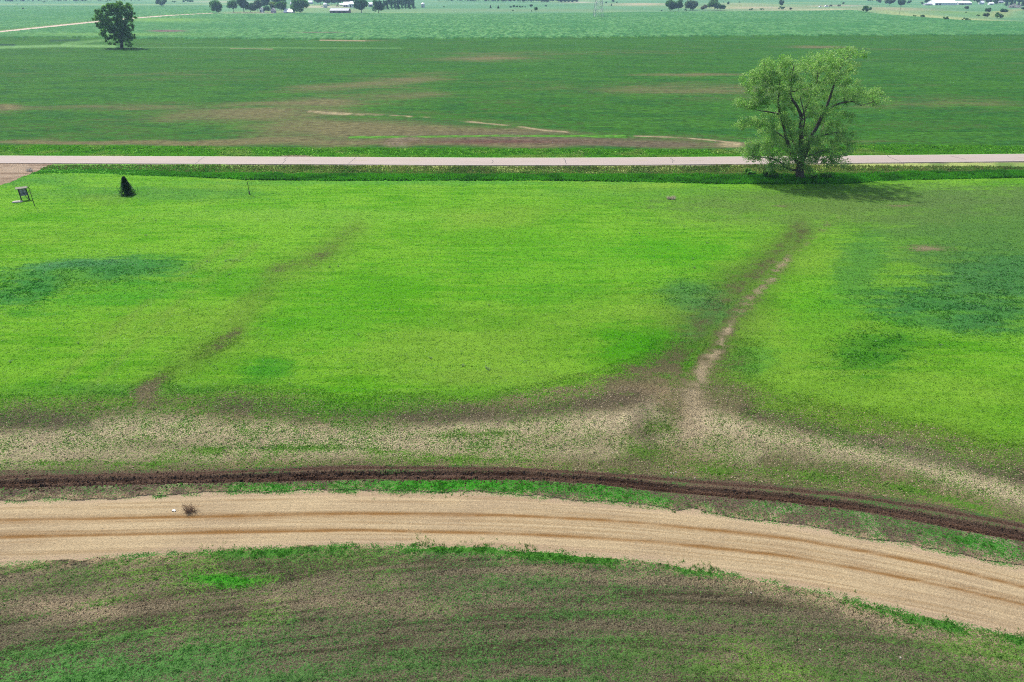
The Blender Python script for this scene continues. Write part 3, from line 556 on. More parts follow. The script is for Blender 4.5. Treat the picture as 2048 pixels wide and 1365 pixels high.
def crack(pts, wd=.055):
    P = [np.array(W(u, v)) for u, v in pts]; Q = []
    for a, b in zip(P[:-1], P[1:]):
        for t in np.linspace(0, 1, 5)[:-1]: Q.append(a + (b - a) * t + rs.normal(0, .08, 2))
    Q.append(P[-1]); Q = np.array(Q); zt = .22 + .06 + .05 * (1 - np.clip(np.abs(Q[:, 1] - c_road(Q[:, 0])) / 3.55, 0, 1)) + .012
    V = np.concatenate([np.c_[Q[:, 0] - wd, Q[:, 1], zt], np.c_[Q[:, 0] + wd, Q[:, 1], zt]]); n = len(Q); i = np.arange(n - 1)
    mesh_np('crack', V, np.c_[i, i + n, i + n + 1, i + 1], 4, {}, CRK, road, False)
for pts in [[(392, 330), (398, 326), (405, 320), (410, 317)], [(565, 331), (571, 324), (570, 321), (577, 317)], [(698, 331), (703, 326), (710, 320), (712, 318)], [(983, 330), (987, 326), (983, 323)], [(1133, 332), (1130, 326), (1127, 319)], [(1344, 329), (1347, 325), (1341, 320), (1343, 318)], [(1800, 326), (1778, 318), (1774, 313)], [(1930, 322), (1900, 315)]]: crack(pts)

# ------------------------------------------------------------------ trees
def tube(pts, rad, seg=7):
    pts = np.asarray(pts, float); rad = np.asarray(rad, float); n = len(pts)
    T = np.gradient(pts, axis=0); T /= np.linalg.norm(T, axis=1)[:, None] + 1e-9
    ref = np.array([.31, .12, .0]) if abs(T[0, 2]) > .7 else np.array([0, 0, 1.]); U = np.cross(T, ref + 1e-3); U /= np.linalg.norm(U, axis=1)[:, None] + 1e-9; B = np.cross(T, U)
    a = np.arange(seg) * 2 * np.pi / seg
    V = pts[:, None] + rad[:, None, None] * (np.cos(a)[None, :, None] * U[:, None] + np.sin(a)[None, :, None] * B[:, None])
    i = np.arange(n - 1)[:, None] * seg; j = np.arange(seg)[None, :]; k = (j + 1) % seg
    Fq = np.stack([i + j, i + k, i + seg + k, i + seg + j], -1).reshape(-1, 4)
    return V.reshape(-1, 3), Fq
def joinq(L):
    V = []; Fq = []; o = 0
    for v, f in L: V.append(v); Fq.append(f + o); o += len(v)
    return np.concatenate(V), np.concatenate(Fq)
def leaves(cent, rad, per, size, colA, colB, squash=.8, light=None):
    N = len(cent) * per; c = np.repeat(cent, per, 0); r = np.repeat(rad, per)
    d = rs.normal(0, 1, (N, 3)); d /= np.linalg.norm(d, axis=1)[:, None]; p = c + d * (r * rs.rand(N) ** .5)[:, None] * np.array([1, 1, squash])
    nr = rs.normal(0, 1, (N, 3)) + d * .6 + np.array([0, 0, .5]); nr /= np.linalg.norm(nr, axis=1)[:, None]
    t = np.cross(nr, rs.normal(0, 1, (N, 3))); t /= np.linalg.norm(t, axis=1)[:, None] + 1e-9; b = np.cross(nr, t); s = size * rs.uniform(.6, 1.3, N)[:, None]
    V = np.stack([p - t * s, p + b * s * .55, p + t * s, p - b * s * .55], 1).reshape(-1, 3)
    mixk = np.clip(np.repeat(rs.rand(len(cent)), per) * .6 + rs.rand(N) * .4, 0, 1)[:, None]
    col = colA * (1 - mixk) + colB * mixk; col = col * rs.uniform(.8, 1.2, (N, 1))
    return V, np.arange(N * 4).reshape(-1, 4), np.repeat(col, 4, 0)
def smooth_path(P, k=4):
    P = np.asarray(P, float); out = []
    for i in range(len(P) - 1):
        p0 = P[max(i - 1, 0)]; p1 = P[i]; p2 = P[i + 1]; p3 = P[min(i + 2, len(P) - 1)]
        for t in np.linspace(0, 1, k, endpoint=False): out.append(.5 * ((2 * p1) + (-p0 + p2) * t + (2 * p0 - 5 * p1 + 4 * p2 - p3) * t ** 2 + (-p0 + 3 * p1 - 3 * p2 + p3) * t ** 3))
    out.append(P[-1]); return np.array(out)
def grow(limbs, cent, r_tip=.03, r_k=.3):
    """limbs: [(points, r0, r1)]; every leaf clump is tied to the nearest wood by a branch of its own"""
    parts = []; nodes = []
    for P, r0, r1 in limbs:
        Q = smooth_path(P); rr = np.linspace(1, 0, len(Q)) ** .8 * (r0 - r1) + r1; parts.append(tube(Q, rr, 8)); nodes += [(q, r) for q, r in zip(Q, rr)]
    NP = np.array([q for q, _ in nodes]); NRr = np.array([r for _, r in nodes])
    order = np.argsort([np.min(np.linalg.norm(NP - c, axis=1)) for c in cent])
    for ci in order:
        c = cent[ci]; dd = np.linalg.norm(NP - c, axis=1) + np.maximum(0, NP[:, 2] - c[2] + .5) * .8; j = int(np.argmin(dd)); s = NP[j]
        L = np.linalg.norm(c - s)
        if L < .15: continue
        m = (s + c) / 2 + rs.normal(0, .1, 3) * L + np.array([0, 0, -.08 * L]); Q = smooth_path([s, m, c], 3); r0 = min(NRr[j] * .6, .02 + .035 * L + .02); rr = np.linspace(r0, r_tip * .6, len(Q))
        parts.append(tube(Q, rr, 5)); NP = np.r_[NP, Q[2:]]; NRr = np.r_[NRr, rr[2:]]
    return joinq(parts)

def big_tree():
    base = G(1599, 359); t = empty('cottonwood_tree', base, label='large spreading green tree beside the ditch, its leafy limbs overlapping the paved road', cat='tree')
    kx = mpp(1599, 359); kz = kx * .9
    def L(px, py, y=0):
        a, b, c = ray(1420 + px / 3.9, 70 + py / 3.9); t_ = (base[1] + y) / b; return np.array([a * t_ - base[0], y, max(CAM_H + c * t_ - base[2], -.2)])
    limbs = [([L(700, 1160), L(700, 1100), L(702, 1040), L(708, 985)], .95, .55),
             ([L(695, 1000), L(655, 955, .3), L(620, 880, .5), L(592, 790, .8), L(572, 700, 1), L(545, 610, 1), L(532, 520, 1.2), L(545, 400, 1.5), L(520, 260, 1.8)], .42, .06),
             ([L(706, 1000), L(708, 920), L(712, 820, -.3), L(706, 720, -.5), L(711, 640, -.8), L(680, 560, -1), L(625, 470, -1.4), L(640, 330, -2), L(655, 240, -2)], .5, .06),
             ([L(711, 650, -.8), L(765, 540, -1), L(780, 480, -1.6), L(825, 420, -2), L(840, 280, -2.4)], .22, .05),
             ([L(720, 985), L(760, 880, -.4), L(790, 790, -.8), L(825, 735, -1), L(880, 620, -1), L(915, 545, -.8), L(955, 430, -.6), L(990, 320, -.4), L(1050, 190, 0)], .46, .06),
             ([L(900, 590, -1), L(1000, 540, -2), L(1110, 520, -2.8), L(1180, 550, -3), L(1280, 520, -3.6)], .2, .05),
             ([L(548, 620, 1), L(450, 600, .5), L(380, 590, 0), L(270, 555, -.5)], .16, .04),
             ([L(690, 1055), L(620, 1050, -.8), L(570, 1010, -1.4), L(480, 965, -2), L(330, 950, -2.6)], .2, .05),
             ([L(600, 820, .7), L(520, 760, 1.2), L(420, 700, 2), L(280, 700, 2.4)], .15, .04),
             ([L(790, 800, -.8), L(900, 780, -2), L(1000, 760, -3), L(1050, 800, -3.4)], .2, .05),
             ([L(712, 900), L(760, 850, 2), L(860, 780, 4), L(900, 640, 6)], .24, .05), ([L(700, 960), L(660, 860, 2.5), L(600, 700, 4.5), L(560, 520, 6)], .26, .05),
             ([L(706, 900), L(700, 800, -3), L(740, 660, -5.5), L(700, 480, -7)], .24, .05), ([L(720, 960), L(820, 930, -2.5), L(900, 900, -4), L(960, 930, -5)], .16, .04)]
    B = [(1040, 190, 110, 95), (1010, 320, 80, 70), (830, 230, 85, 75), (665, 265, 100, 80), (520, 240, 80, 75), (430, 280, 80, 70), (330, 370, 80, 80), (440, 410, 100, 80), (600, 400, 100, 80), (290, 530, 75, 45), (400, 520, 90, 50), (570, 540, 70, 50), (800, 380, 70, 80), (900, 330, 70, 80), (1210, 440, 60, 45),
         (1280, 515, 50, 38), (1110, 475, 65, 45), (1010, 500, 70, 50), (830, 590, 80, 60), (700, 540, 60, 55), (290, 700, 75, 38), (420, 680, 75, 50), (640, 690, 70, 55), (860, 700, 80, 70), (960, 750, 95, 75), (1050, 800, 50, 60), (900, 870, 110, 50), (560, 850, 70, 50), (430, 880, 95, 45), (300, 930, 65, 35),
         (960, 960, 75, 32), (470, 1010, 80, 30), (740, 1015, 60, 30), (560, 620, 60, 50), (760, 780, 60, 50), (1010, 890, 50, 40), (640, 880, 50, 40), (480, 770, 60, 50), (700, 800, 90, 60), (640, 950, 80, 40), (820, 955, 80, 45), (420, 950, 90, 35), (900, 950, 80, 35), (600, 1000, 60, 26), (760, 880, 70, 50), (330, 870, 50, 30), (580, 740, 60, 40), (740, 460, 60, 50), (1000, 620, 60, 50)]
    cent = []; rad = []
    for bx, by, rx_, rz_ in B:
        c = L(bx, by); Rr = 13.0; dep = math.sqrt(max(.12, 1 - ((c[0] - .5) / Rr) ** 2 - ((c[2] - 12) / 16) ** 2)) * 6.5
        n = int(rx_ * rz_ / 260) + 8
        for i in range(n):
            for _ in range(20):
                d = rs.uniform(-1, 1, 2)
                if d @ d < 1: break
            cent.append([c[0] + d[0] * rx_ / 3.9 * kx, rs.uniform(-1, 1) * dep, c[2] + d[1] * rz_ / 3.9 * kz]); rad.append(rs.uniform(.45, .95))
    cent = np.array(cent); cent[:, 2] = np.maximum(cent[:, 2], .9)
    Vt, Ft = grow(limbs, cent[rs.permutation(len(cent))[:620]]); mesh_np('trunk', Vt, Ft, 4, {}, BARK, t)
    Vl, Fl, cl = leaves(cent, np.array(rad) * 1.2, 80, .135, C(138, 206, 80), C(224, 252, 168), .85)
    mesh_np('crown', Vl, Fl, 4, dict(col=cl), LEAF, t, False)
    return t, len(cent)
bt, nbt = big_tree()

def shaped_tree(name, u, v, B, ref, scl, label, per=40, size=.5, cA=None, cB=None, depth=6., trunk_r=.6, group=None, limbs=None, dens=1.0):
    base = G(u, v); t = empty(name, base, label=label, cat='tree', group=group); kx = mpp(u, v)
    def L(px, py, y=0):
        a, b, c = ray(u + (px - ref[0]) / scl, v + (py - ref[1]) / scl); t_ = (base[1] + y) / b; return np.array([a * t_ - base[0], y, max(CAM_H + c * t_ - base[2], -.2)])
    cent = []; rad = []
    for bx, by, rx_, rz_ in B:
        c = L(bx, by); n = max(4, int(dens * (rx_ / scl * kx) * (rz_ / scl * kx) * 2.2))
        for i in range(n):
            for _ in range(20):
                d = rs.uniform(-1, 1, 2)
                if d @ d < 1: break
            cent.append([c[0] + d[0] * rx_ / scl * kx, rs.uniform(-1, 1) * depth * math.sqrt(max(.1, 1 - (c[0] / 12.) ** 2)), c[2] + d[1] * rz_ / scl * kx]); rad.append(rs.uniform(.7, 1.4))
    cent = np.array(cent); cent[:, 2] = np.maximum(cent[:, 2], 1.0); top = cent[:, 2].max()
    lm = limbs(L) if limbs else [([[0, 0, -.3], [0, 0, top * .25], [.3, .2, top * .5], [0, 0, top * .8]], trunk_r, .1)]
    Vt, Ft = grow(lm, cent[rs.permutation(len(cent))[:90]], .05); mesh_np('trunk', Vt, Ft, 4, {}, BARKD, t)
    Vl, Fl, cl = leaves(cent, np.array(rad), per, size, cA, cB, .85); mesh_np('crown', Vl, Fl, 4, dict(col=cl), LEAF, t, False)
    return t
shaped_tree('field_tree', 243.5, 96.7, [(1160, 130, 150, 70), (980, 200, 160, 90), (1350, 230, 90, 130), (850, 280, 200, 110), (1100, 300, 200, 130), (600, 370, 90, 110), (700, 480, 160, 90), (1330, 420, 110, 90), (880, 600, 200, 110), (1130, 560, 160, 140), (1330, 560, 70, 80), (690, 620, 90, 70), (1350, 700, 70, 70), (690, 830, 110, 80),
              (870, 760, 120, 70), (1080, 740, 170, 100), (940, 1000, 75, 120), (1180, 930, 200, 110), (1350, 930, 75, 100), (1370, 1130, 50, 55), (1250, 800, 120, 80)], (1165, 1205), 12.4,
            'dark green tree standing alone in the bean field in front of the pale gravel road', per=70, size=.36, cA=C(84, 146, 60), cB=C(168, 220, 104), dens=1.5, trunk_r=.9,
            limbs=lambda L: [([L(1165, 1215), L(1165, 1100), L(1160, 950), L(1150, 750), L(1130, 500), L(1150, 200)], 1.0, .12), ([L(1160, 1000), L(1050, 800, 1), L(900, 560, 2), L(750, 350, 2)], .5, .1), ([L(1165, 900), L(1260, 650, -1), L(1340, 400, -2), L(1350, 250, -2)], .45, .1), ([L(1150, 900), L(950, 820, -2), L(700, 800, -3)], .3, .08)])

def soft_tree(name, u, v, wpx, hpx, colA, colB, label, cat='tree', group=None, kind='round', n=None, trunk=True):
    """crown of several uneven lobes over a stem; size given as seen from the survey point"""
    base = G(u, v); k = mpp(u, v); Wm = wpx * k; Hm = hpx * k / 1.08
    t = empty(name, base, label=label, cat=cat, group=group)
    cent = []; rad = []
    if kind == 'cone':
        for i in range(14):
            q = i / 13.; r = Wm / 2 * (1 - q) * .8; a = i * 2.4; cent.append([r * .5 * math.cos(a), r * .5 * math.sin(a), Hm * (.12 + .84 * q)]); rad.append(max(.12 * Wm, r * .75))
    else:
        lo = .10 if kind == 'bush' else .22
        nb = 7 if kind == 'bush' else 11
        for i in range(nb):
            a = i * 2.4 + rs.rand(); q = rs.rand() ** .7; rr = Wm / 2 * .76 * math.sqrt(1 - (q - .35) ** 2) * rs.uniform(.5, 1.05)
            cent.append([rr * math.cos(a), rr * math.sin(a), Hm * (lo + (1 - lo) * (.12 + .72 * q))]); rad.append(rs.uniform(.22, .34) * min(Wm, Hm * 1.1))
        cent.append([0, 0, Hm * .55]); rad.append(.36 * min(Wm, Hm))
    cent = np.array(cent); rad = np.array(rad)
    per = int((n or np.clip(Wm * Hm * 2.0, 40, 130)) * 2); sz = max(.2, np.sqrt((rad.mean() ** 2) * 12 / per))
    Vl, Fl, cl = leaves(cent, rad, per, sz, colA, colB, .85); Vl[:, 2] = np.maximum(Vl[:, 2], .02)
    mesh_np('crown', Vl, Fl, 4, dict(col=cl), LEAF, t, False)
    if trunk:
        r = max(.12, .028 * Hm); ls = [tube([[0, 0, -.3], [.02 * Hm, 0, Hm * .3], [0, 0, Hm * .7]], [r, r * .7, r * .3], 6)]
        for c in cent[:4]: ls.append(tube([[0, 0, Hm * .3], c * .6 + np.array([0, 0, .15 * Hm]), c], [r * .5, r * .35, r * .15], 5))
        Vt, Ft = joinq(ls); mesh_np('trunk', Vt, Ft, 4, {}, BARKD, t)
    return t
DG = (C(72, 132, 70), C(128, 182, 98)); BG = (C(62, 122, 84), C(104, 162, 106)); LG = (C(110, 150, 70), C(150, 180, 90)); GY = (C(92, 122, 92), C(128, 152, 118)); YG = (C(130, 160, 60), C(160, 180, 90)); PK = (C(120, 116, 104), C(150, 142, 122))
FT = [ # name, u, v, w, h, cols, kind, label
 ('tree', 324, 14, 22, 18, DG, 'round', 'small round tree alone beyond the far gravel road, left of the farmstead'),
 ('bush', 348, 6, 14, 4, DG, 'bush', 'low dark bush just right of the lone round tree at the top left'),
 ('bush', 376, 6.5, 24, 8, BG, 'bush', 'wide bluish bush beside the far field edge, left of the farm road end'),
 ('tree', 434.5, 27.5, 23, 24, DG, 'round', 'dark round tree at the end of the far gravel road'),
 ('tree', 467, 25, 18, 22, DG, 'round', 'slim dark tree between the gravel road end and the farmstead trees'),
 ('tree', 488, 25, 22, 36, BG, 'round', 'tall dark tree at the left edge of the farmstead'),
 ('tree', 501, 25, 22, 19, DG, 'round', 'round dark tree in front of the farmstead, left of the pale grey tree'),
 ('tree', 516, 25, 18, 24, GY, 'round', 'pale grey green tree beside the small white farm shed'),
 ('tree', 534, 25.5, 12, 12, DG, 'round', 'small round tree between the two little farm sheds'),
 ('tree', 533, 20, 22, 30, BG, 'round', 'tall dark tree behind the white farm shed'),
 ('tree', 549, 22, 18, 16, YG, 'round', 'yellow green tree behind the small gabled house'),
 ('tree', 560, 18, 24, 28, BG, 'round', 'large blue green tree rising behind the yellow green one'),
 ('tree', 564, 26, 22, 21, DG, 'round', 'round dark tree just left of the bright white shed'),
 ('tree', 602, 26.5, 33, 26, DG, 'round', 'broad dark tree just right of the bright white shed'),
 ('tree', 590, 14, 16, 12, GY, 'round', 'greyish tree behind the bright white shed'),
 ('tree', 723, 26.5, 27, 26, BG, 'round', 'big round tree right of the white barns'),
 ('tree', 757, 27, 20, 24, BG, 'round', 'round tree at the left end of the shelter belt'),
 ('bush', 888, 15.5, 5, 2.4, DG, 'bush', 'tiny dark bush alone in the pasture right of the round bin'),
 ('tree', 981, 17, 6, 5.5, BG, 'cone', 'small dark conifer, leftmost of the pasture bushes'),
 ('tree', 996.5, 17.5, 7, 5.5, BG, 'cone', 'small dark conifer, second from the left in the pasture'),
 ('bush', 1021, 15.8, 5, 3.2, BG, 'bush', 'little bush just left of the row of dark bushes'),
 ('tree', 1062.5, 15, 7, 5.5, BG, 'round', 'small round tree right of the row of dark bushes'),
 ('tree', 1072, 24, 7, 9.5, DG, 'round', 'tall dark bush nearest to the corn field in the middle'),
 ('bush', 1026, 24.5, 3, 4.5, DG, 'bush', 'tiny dark sapling at the corn edge below the row of bushes'),
 ('bush', 1063, 24.5, 2.6, 4, DG, 'bush', 'tiny dark sapling just left of the tall dark bush'),
 ('bush', 1092, 14.2, 5, 3.6, BG, 'bush', 'small bush alone, left of the lattice tower'),
 ('bush', 1212, 7, 4, 3, BG, 'bush', 'tiny bush close behind the lattice tower'),
 ('tree', 1226, 5.5, 6, 5, BG, 'round', 'faint small tree right of the lattice tower, farthest of its group'),
 ('tree', 1222.5, 12.5, 4, 4.5, DG, 'cone', 'tiny dark conifer right of the lattice tower, nearest of its group'),
 ('bush', 1233.5, 7, 4, 3, DG, 'bush', 'tiny dark bush left of the tan stubble field'),
 ('bush', 1323, 23.3, 4, 2.6, DG, 'bush', 'tiny bush left of the big double tree at the corn edge'),
 ('tree', 1340, 22.5, 20, 20, DG, 'round', 'broad dark tree at the left end of the clump on the corn edge'),
 ('tree', 1356, 22.5, 18, 20.5, DG, 'round', 'dark tree touching the broad leftmost one of the clump on the corn edge'),
 ('tree', 1381, 21.5, 28, 19, GY, 'round', 'pale grey green tree in the middle of the clump on the corn edge'),
 ('bush', 1371, 22, 5, 4, BG, 'bush', 'small dark bush under the pale grey green tree'),
 ('tree', 1408, 21, 14, 10, PK, 'round', 'low brownish tree between the pale tree and the right dark tree'),
 ('tree', 1428, 21, 25, 20, DG, 'round', 'dark tree at the right of the clump on the corn edge'),
 ('tree', 1444, 21, 14, 10, BG, 'round', 'low bluish tree at the right end of the clump'),
 ('tree', 1456, 9.5, 5, 5.5, BG, 'round', 'small far tree above the tan hill right of the clump'),
 ('bush', 1479, 6, 4, 2.6, BG, 'bush', 'tiny far bush on the crest above the tan hill'),
 ('bush', 1447, 5.5, 4, 2, BG, 'bush', 'tiny far bush behind the clump at the corn edge'),
 ('bush', 1502, 21.5, 9, 4.5, DG, 'bush', 'dark bush in front of the tan hill, left of its pair'),
 ('bush', 1523, 21, 9, 3.8, DG, 'bush', 'dark bush in front of the tan hill, right of its pair'),
 ('tree', 1562, 14, 10, 13, BG, 'round', 'upright blue green tree right of the tan hill'),
 ('bush', 1563, 20, 18, 7, BG, 'bush', 'wide low bush at the foot of the upright blue green tree'),
 ('bush', 1581, 20.5, 6, 4.5, PK, 'bush', 'small pinkish brown shrub right of the upright blue green tree'),
 ('bush', 1661, 14, 7, 4, PK, 'bush', 'small brown bush right of the white vehicles'),
 ('bush', 1678, 13.5, 8, 4, PK, 'bush', 'brown bush beneath the thin tree on the far slope'),
 ('tree', 1686, 11, 4, 6, GY, 'round', 'thin pale tree above the brown bushes on the far slope'),
 ('tree', 1732, 25, 22, 12, DG, 'bush', 'rounded dark bush on the crest of the green pasture'),
 ('bush', 1715, 24, 3, 3, DG, 'bush', 'tiny bush left of the rounded dark bush on the crest'),
 ('tree', 1740, 4.5, 18, 7, BG, 'bush', 'bluish tree clump far behind the pasture crest, left one'),
 ('tree', 1757, 6, 14, 9, GY, 'bush', 'greyish tree clump far behind the pasture crest, second'),
 ('tree', 1778, 12.5, 22, 15, GY, 'round', 'pale grey green tree left of the utility pole'),
 ('tree', 1801, 13, 14, 15, BG, 'round', 'pale blue green tree beside the utility pole'),
 ('bush', 1818, 8.5, 9, 7, BG, 'bush', 'bluish bush between the pole and the long white barn'),
 ('tree', 1853, 8, 9, 11, BG, 'round', 'dark tree at the left gable of the long white barn'),
 ('bush', 1843, 9, 5, 4.5, DG, 'bush', 'dark small bush left of the long white barn'),
 ('bush', 1829, 34.5, 9, 4, DG, 'bush', 'small dark bush in the pasture, left one of two close together'),
 ('bush', 1845, 34.8, 9, 6, DG, 'bush', 'small dark bush in the pasture, right one of two close together'),
 ('bush', 1891, 41, 13, 7, DG, 'bush', 'dark bush at the corn edge below the long white barn'),
 ('bush', 1931.5, 43, 19, 6.5, DG, 'bush', 'wide dark bush at the corn edge, right of the pointed one'),
 ('tree', 1932, 20.5, 7, 8, GY, 'round', 'small pale tree in front of the second barn'),
 ('bush', 1932, 26, 4, 2, DG, 'bush', 'tiny bush below the small pale tree by the second barn'),
 ('tree', 1974, 25.5, 10, 8.5, BG, 'round', 'round blue green tree, uppermost in the right pasture'),
 ('bush', 1970, 36, 14, 10, GY, 'bush', 'greyish bush left of the big dark bush in the right pasture'),
 ('bush', 1956, 33, 9, 3.5, DG, 'bush', 'flat dark bush left of the greyish bush in the right pasture'),
 ('tree', 1996, 37, 20, 11.5, DG, 'bush', 'biggest dark bush in the right pasture'),
 ('tree', 2006, 29, 13, 10, BG, 'round', 'round tree just behind the biggest dark bush'),
 ('bush', 2045, 21, 6, 6, BG, 'bush', 'pale bush at the right edge of the picture on the slope'),
 ('tree', 1954, 9, 7, 13, BG, 'round', 'tall dark tree between the second barn and the small white house'),
 ('tree', 1990, 9, 10, 10, DG, 'round', 'dark tree right of the small white house'),
 ('bush', 46.5, 20, 4, 4, DG, 'bush', 'tiny dark bush alone in the far field at the top left corner'),
 ('bush', 88, 6.3, 7, 3, DG, 'bush', 'small dark bush right of the tiny one at the top left corner'),
 ('bush', 35, 9.3, 5, 1.6, DG, 'bush', 'flat tiny bush above the one in the top left corner'),
 ('bush', 213, 4.6, 4, 2, DG, 'bush', 'tiny bush above the lone field tree'),
]
for nm, u, v, ww, hh_, cl, kd, lb in FT:
    soft_tree({'tree': 'tree', 'bush': 'bush'}[nm], u, v, ww, hh_, cl[0], cl[1], lb, nm, None, kd, trunk=(kd != 'bush'))
for i, u in enumerate([1028, 1034, 1040, 1045, 1050]):
    soft_tree('bush', u, 15.6 - .1 * i, 6 - .6 * i, 4.6 - .5 * i, BG[0], BG[1], 'small dark bush in the tight row of bushes in the middle pasture', 'bush', 'row of bushes in the middle pasture', 'bush', trunk=False)
# belts of trees
rb = random.Random(3)
def belt(u0, u1, v0, v1, step, ww, hh_, cols, label, group, kind='round'):
    u = u0
    while u < u1:
        vv = v0 + (v1 - v0) * (u - u0) / (u1 - u0)
        soft_tree('tree', u, vv + rb.uniform(-.6, .5), ww * rb.uniform(.8, 1.25), hh_ * rb.uniform(.8, 1.2), cols[0], cols[1], label, 'tree', group, kind, n=30)
        u += step * rb.uniform(.75, 1.25)
belt(768, 834, 19.5, 18, 7, 10, 18, BG, 'dark tree in the dense shelter belt right of the farm', 'trees of the shelter belt right of the farm', 'cone')
belt(772, 830, 15.5, 15, 9, 11, 17, BG, 'dark tree in the dense shelter belt right of the farm', 'trees of the shelter belt right of the farm')
belt(630, 706, 10.5, 9, 9, 15, 18, BG, 'tree of the dark grove behind the farm buildings', 'grove behind the farm buildings')
belt(-40, 285, 3.6, 2.6, 11, 15, 9, BG, 'tree of the far blue belt along the top left', 'far tree belt at the top left')
belt(880, 980, 3.4, 3.4, 11, 15, 7, BG, 'tree of the far blue belt left of the lattice tower', 'far tree belt left of the tower')
belt(985, 1152, 4.0, 5.4, 10, 14, 9, BG, 'tree of the far blue belt left of the lattice tower', 'far tree belt left of the tower')
belt(1320, 1450, 1.0, 1.0, 12, 14, 6, BG, 'tree of the far belt above the clump at the corn edge', 'far tree belt above the clump')
belt(1905, 2052, 3.5, 8, 9, 12, 13, BG, 'tree of the grove round the right hand farm', 'grove around the right hand farm')
belt(2012, 2060, 12, 13.5, 8, 9, 13, BG, 'conifer in the row at the right edge behind the fallen timber', 'conifers at the right edge', 'cone')
belt(1860, 1905, 1.0, 1.2, 10, 12, 8, BG, 'tree of the grove round the right hand farm', 'grove around the right hand farm')

# ------------------------------------------------------------------ boxes and buildings
def box(V, Fq, x0, x1, y0, y1, z0, z1):
    o = len(V); V += [(x0, y0, z0), (x1, y0, z0), (x1, y1, z0), (x0, y1, z0), (x0, y0, z1), (x1, y0, z1), (x1, y1, z1), (x0, y1, z1)]
    Fq += [(o, o + 3, o + 2, o + 1), (o + 4, o + 5, o + 6, o + 7), (o, o + 1, o + 5, o + 4), (o + 1, o + 2, o + 6, o + 5), (o + 2, o + 3, o + 7, o + 6), (o + 3, o, o + 4, o + 7)]
def mesh(name, V, Fq, mat, parent=None):
    me = bpy.data.meshes.new(name); me.from_pydata([tuple(map(float, v)) for v in V], [], [tuple(int(i) for i in f) for f in Fq]); me.update(); me.materials.append(mat)
    o = bpy.data.objects.new(name, me); COL.objects.link(o)
    if parent: o.parent = parent
    return o
def boxes(name, L, mat, parent=None):
    V = []; Fq = []
    for b in L: box(V, Fq, *b)
    return mesh(name, V, Fq, mat, parent)
MW = plain('white_metal_siding', (.72, .71, .72), .5, .1, .6); MR = plain('white_metal_roof', (.8, .8, .8), .4, .1, .5)
MG = plain('grey_roof', (.32, .32, .36), .6, .2, .5); MGW = plain('grey_board', (.42, .42, .45), .8, .25, .8); MB = plain('brown_wall', (.25, .18, .16), .85, .4, .6)
MDK = plain('dark_opening', (.04, .045, .055), .5, .2); MST = plain('galvanised_steel', (.55, .55, .53), .45, .2, 1.2, metal=.3); MGL = plain('window_glass', (.05, .06, .08), .15, .1)
def barn(name, u, v, wpx, hpx, roofpx, wallm, roofm, label, cat, dep=None, rot=0, gable=False, doors=1, wins=2):
    k = mpp(u, v); w_, hw, rh = wpx * k, hpx * k, roofpx * k; d = dep or max(6, w_ * .55)
    t = empty(name, G(u, v), rot, label=label, cat=cat); hx, hy = w_ / 2, d / 2; e = .35
    if gable:   # gable end towards the viewer
        V = [(-hx, -hy, 0), (hx, -hy, 0), (hx, -hy, hw), (0, -hy, hw + rh), (-hx, -hy, hw), (-hx, hy, 0), (hx, hy, 0), (hx, hy, hw), (0, hy, hw + rh), (-hx, hy, hw)]
        mesh('wall', V, [(0, 1, 2, 3, 4), (9, 8, 7, 6, 5), (1, 6, 7, 2), (5, 0, 4, 9)], wallm, t)
        V = []
        for s in (-1, 1):
            V += [(s * (hx + e), -hy - e, hw - e * rh / hx + .1), (0, -hy - e, hw + rh + .1), (0, hy + e, hw + rh + .1), (s * (hx + e), hy + e, hw - e * rh / hx + .1)]
        V += [(x, y, z + .2) for x, y, z in V]
        mesh('roof', V, [(0, 1, 2, 3), (4, 5, 6, 7), (8, 9, 10, 11), (12, 13, 14, 15), (0, 1, 9, 8), (4, 5, 13, 12), (3, 2, 10, 11), (7, 6, 14, 15), (0, 3, 11, 8), (4, 7, 15, 12)], roofm, t)
    else:
        V = [(-hx, -hy, 0), (-hx, hy, 0), (-hx, hy, hw), (-hx, 0, hw + rh), (-hx, -hy, hw), (hx, -hy, 0), (hx, hy, 0), (hx, hy, hw), (hx, 0, hw + rh), (hx, -hy, hw)]
        mesh('wall', V, [(4, 3, 2, 1, 0), (5, 6, 7, 8, 9), (0, 5, 9, 4), (1, 2, 7, 6)], wallm, t)
        V = []
        for s in (-1, 1):
            V += [(-hx - e, s * (hy + e), hw - e * rh / hy + .1), (-hx - e, 0, hw + rh + .1), (hx + e, 0, hw + rh + .1), (hx + e, s * (hy + e), hw - e * rh / hy + .1)]
        V += [(x, y, z + .2) for x, y, z in V]
        mesh('roof', V, [(0, 1, 2, 3), (4, 5, 6, 7), (8, 9, 10, 11), (12, 13, 14, 15), (0, 1, 9, 8), (4, 5, 13, 12), (3, 2, 10, 11), (7, 6, 14, 15), (0, 3, 11, 8), (4, 7, 15, 12)], roofm, t)
    n = doors + wins; sl_ = w_ / (n + .5)
    for i in range(n):
        cx = -hx + sl_ * (i + .75)
        if i < doors: boxes('door', [(cx - min(2, sl_ * .35), cx + min(2, sl_ * .35), -hy - .06, -hy + .02, 0.02, hw * .75)], MDK, t)
        else: boxes('window', [(cx - min(.6, sl_ * .25), cx + min(.6, sl_ * .25), -hy - .05, -hy + .02, hw * .4, hw * .75)], MGL, t)
    return t
barn('farm_shed', 524.5, 25.6, 7, 6, 3, MW, MG, 'small white shed with grey roof among the farmstead trees', 'shed', gable=True, wins=1)
barn('farm_house', 547.5, 26.5, 8.5, 4.5, 4.5, MGW, MG, 'small grey gabled house under the farmstead trees', 'house', gable=True, wins=2)
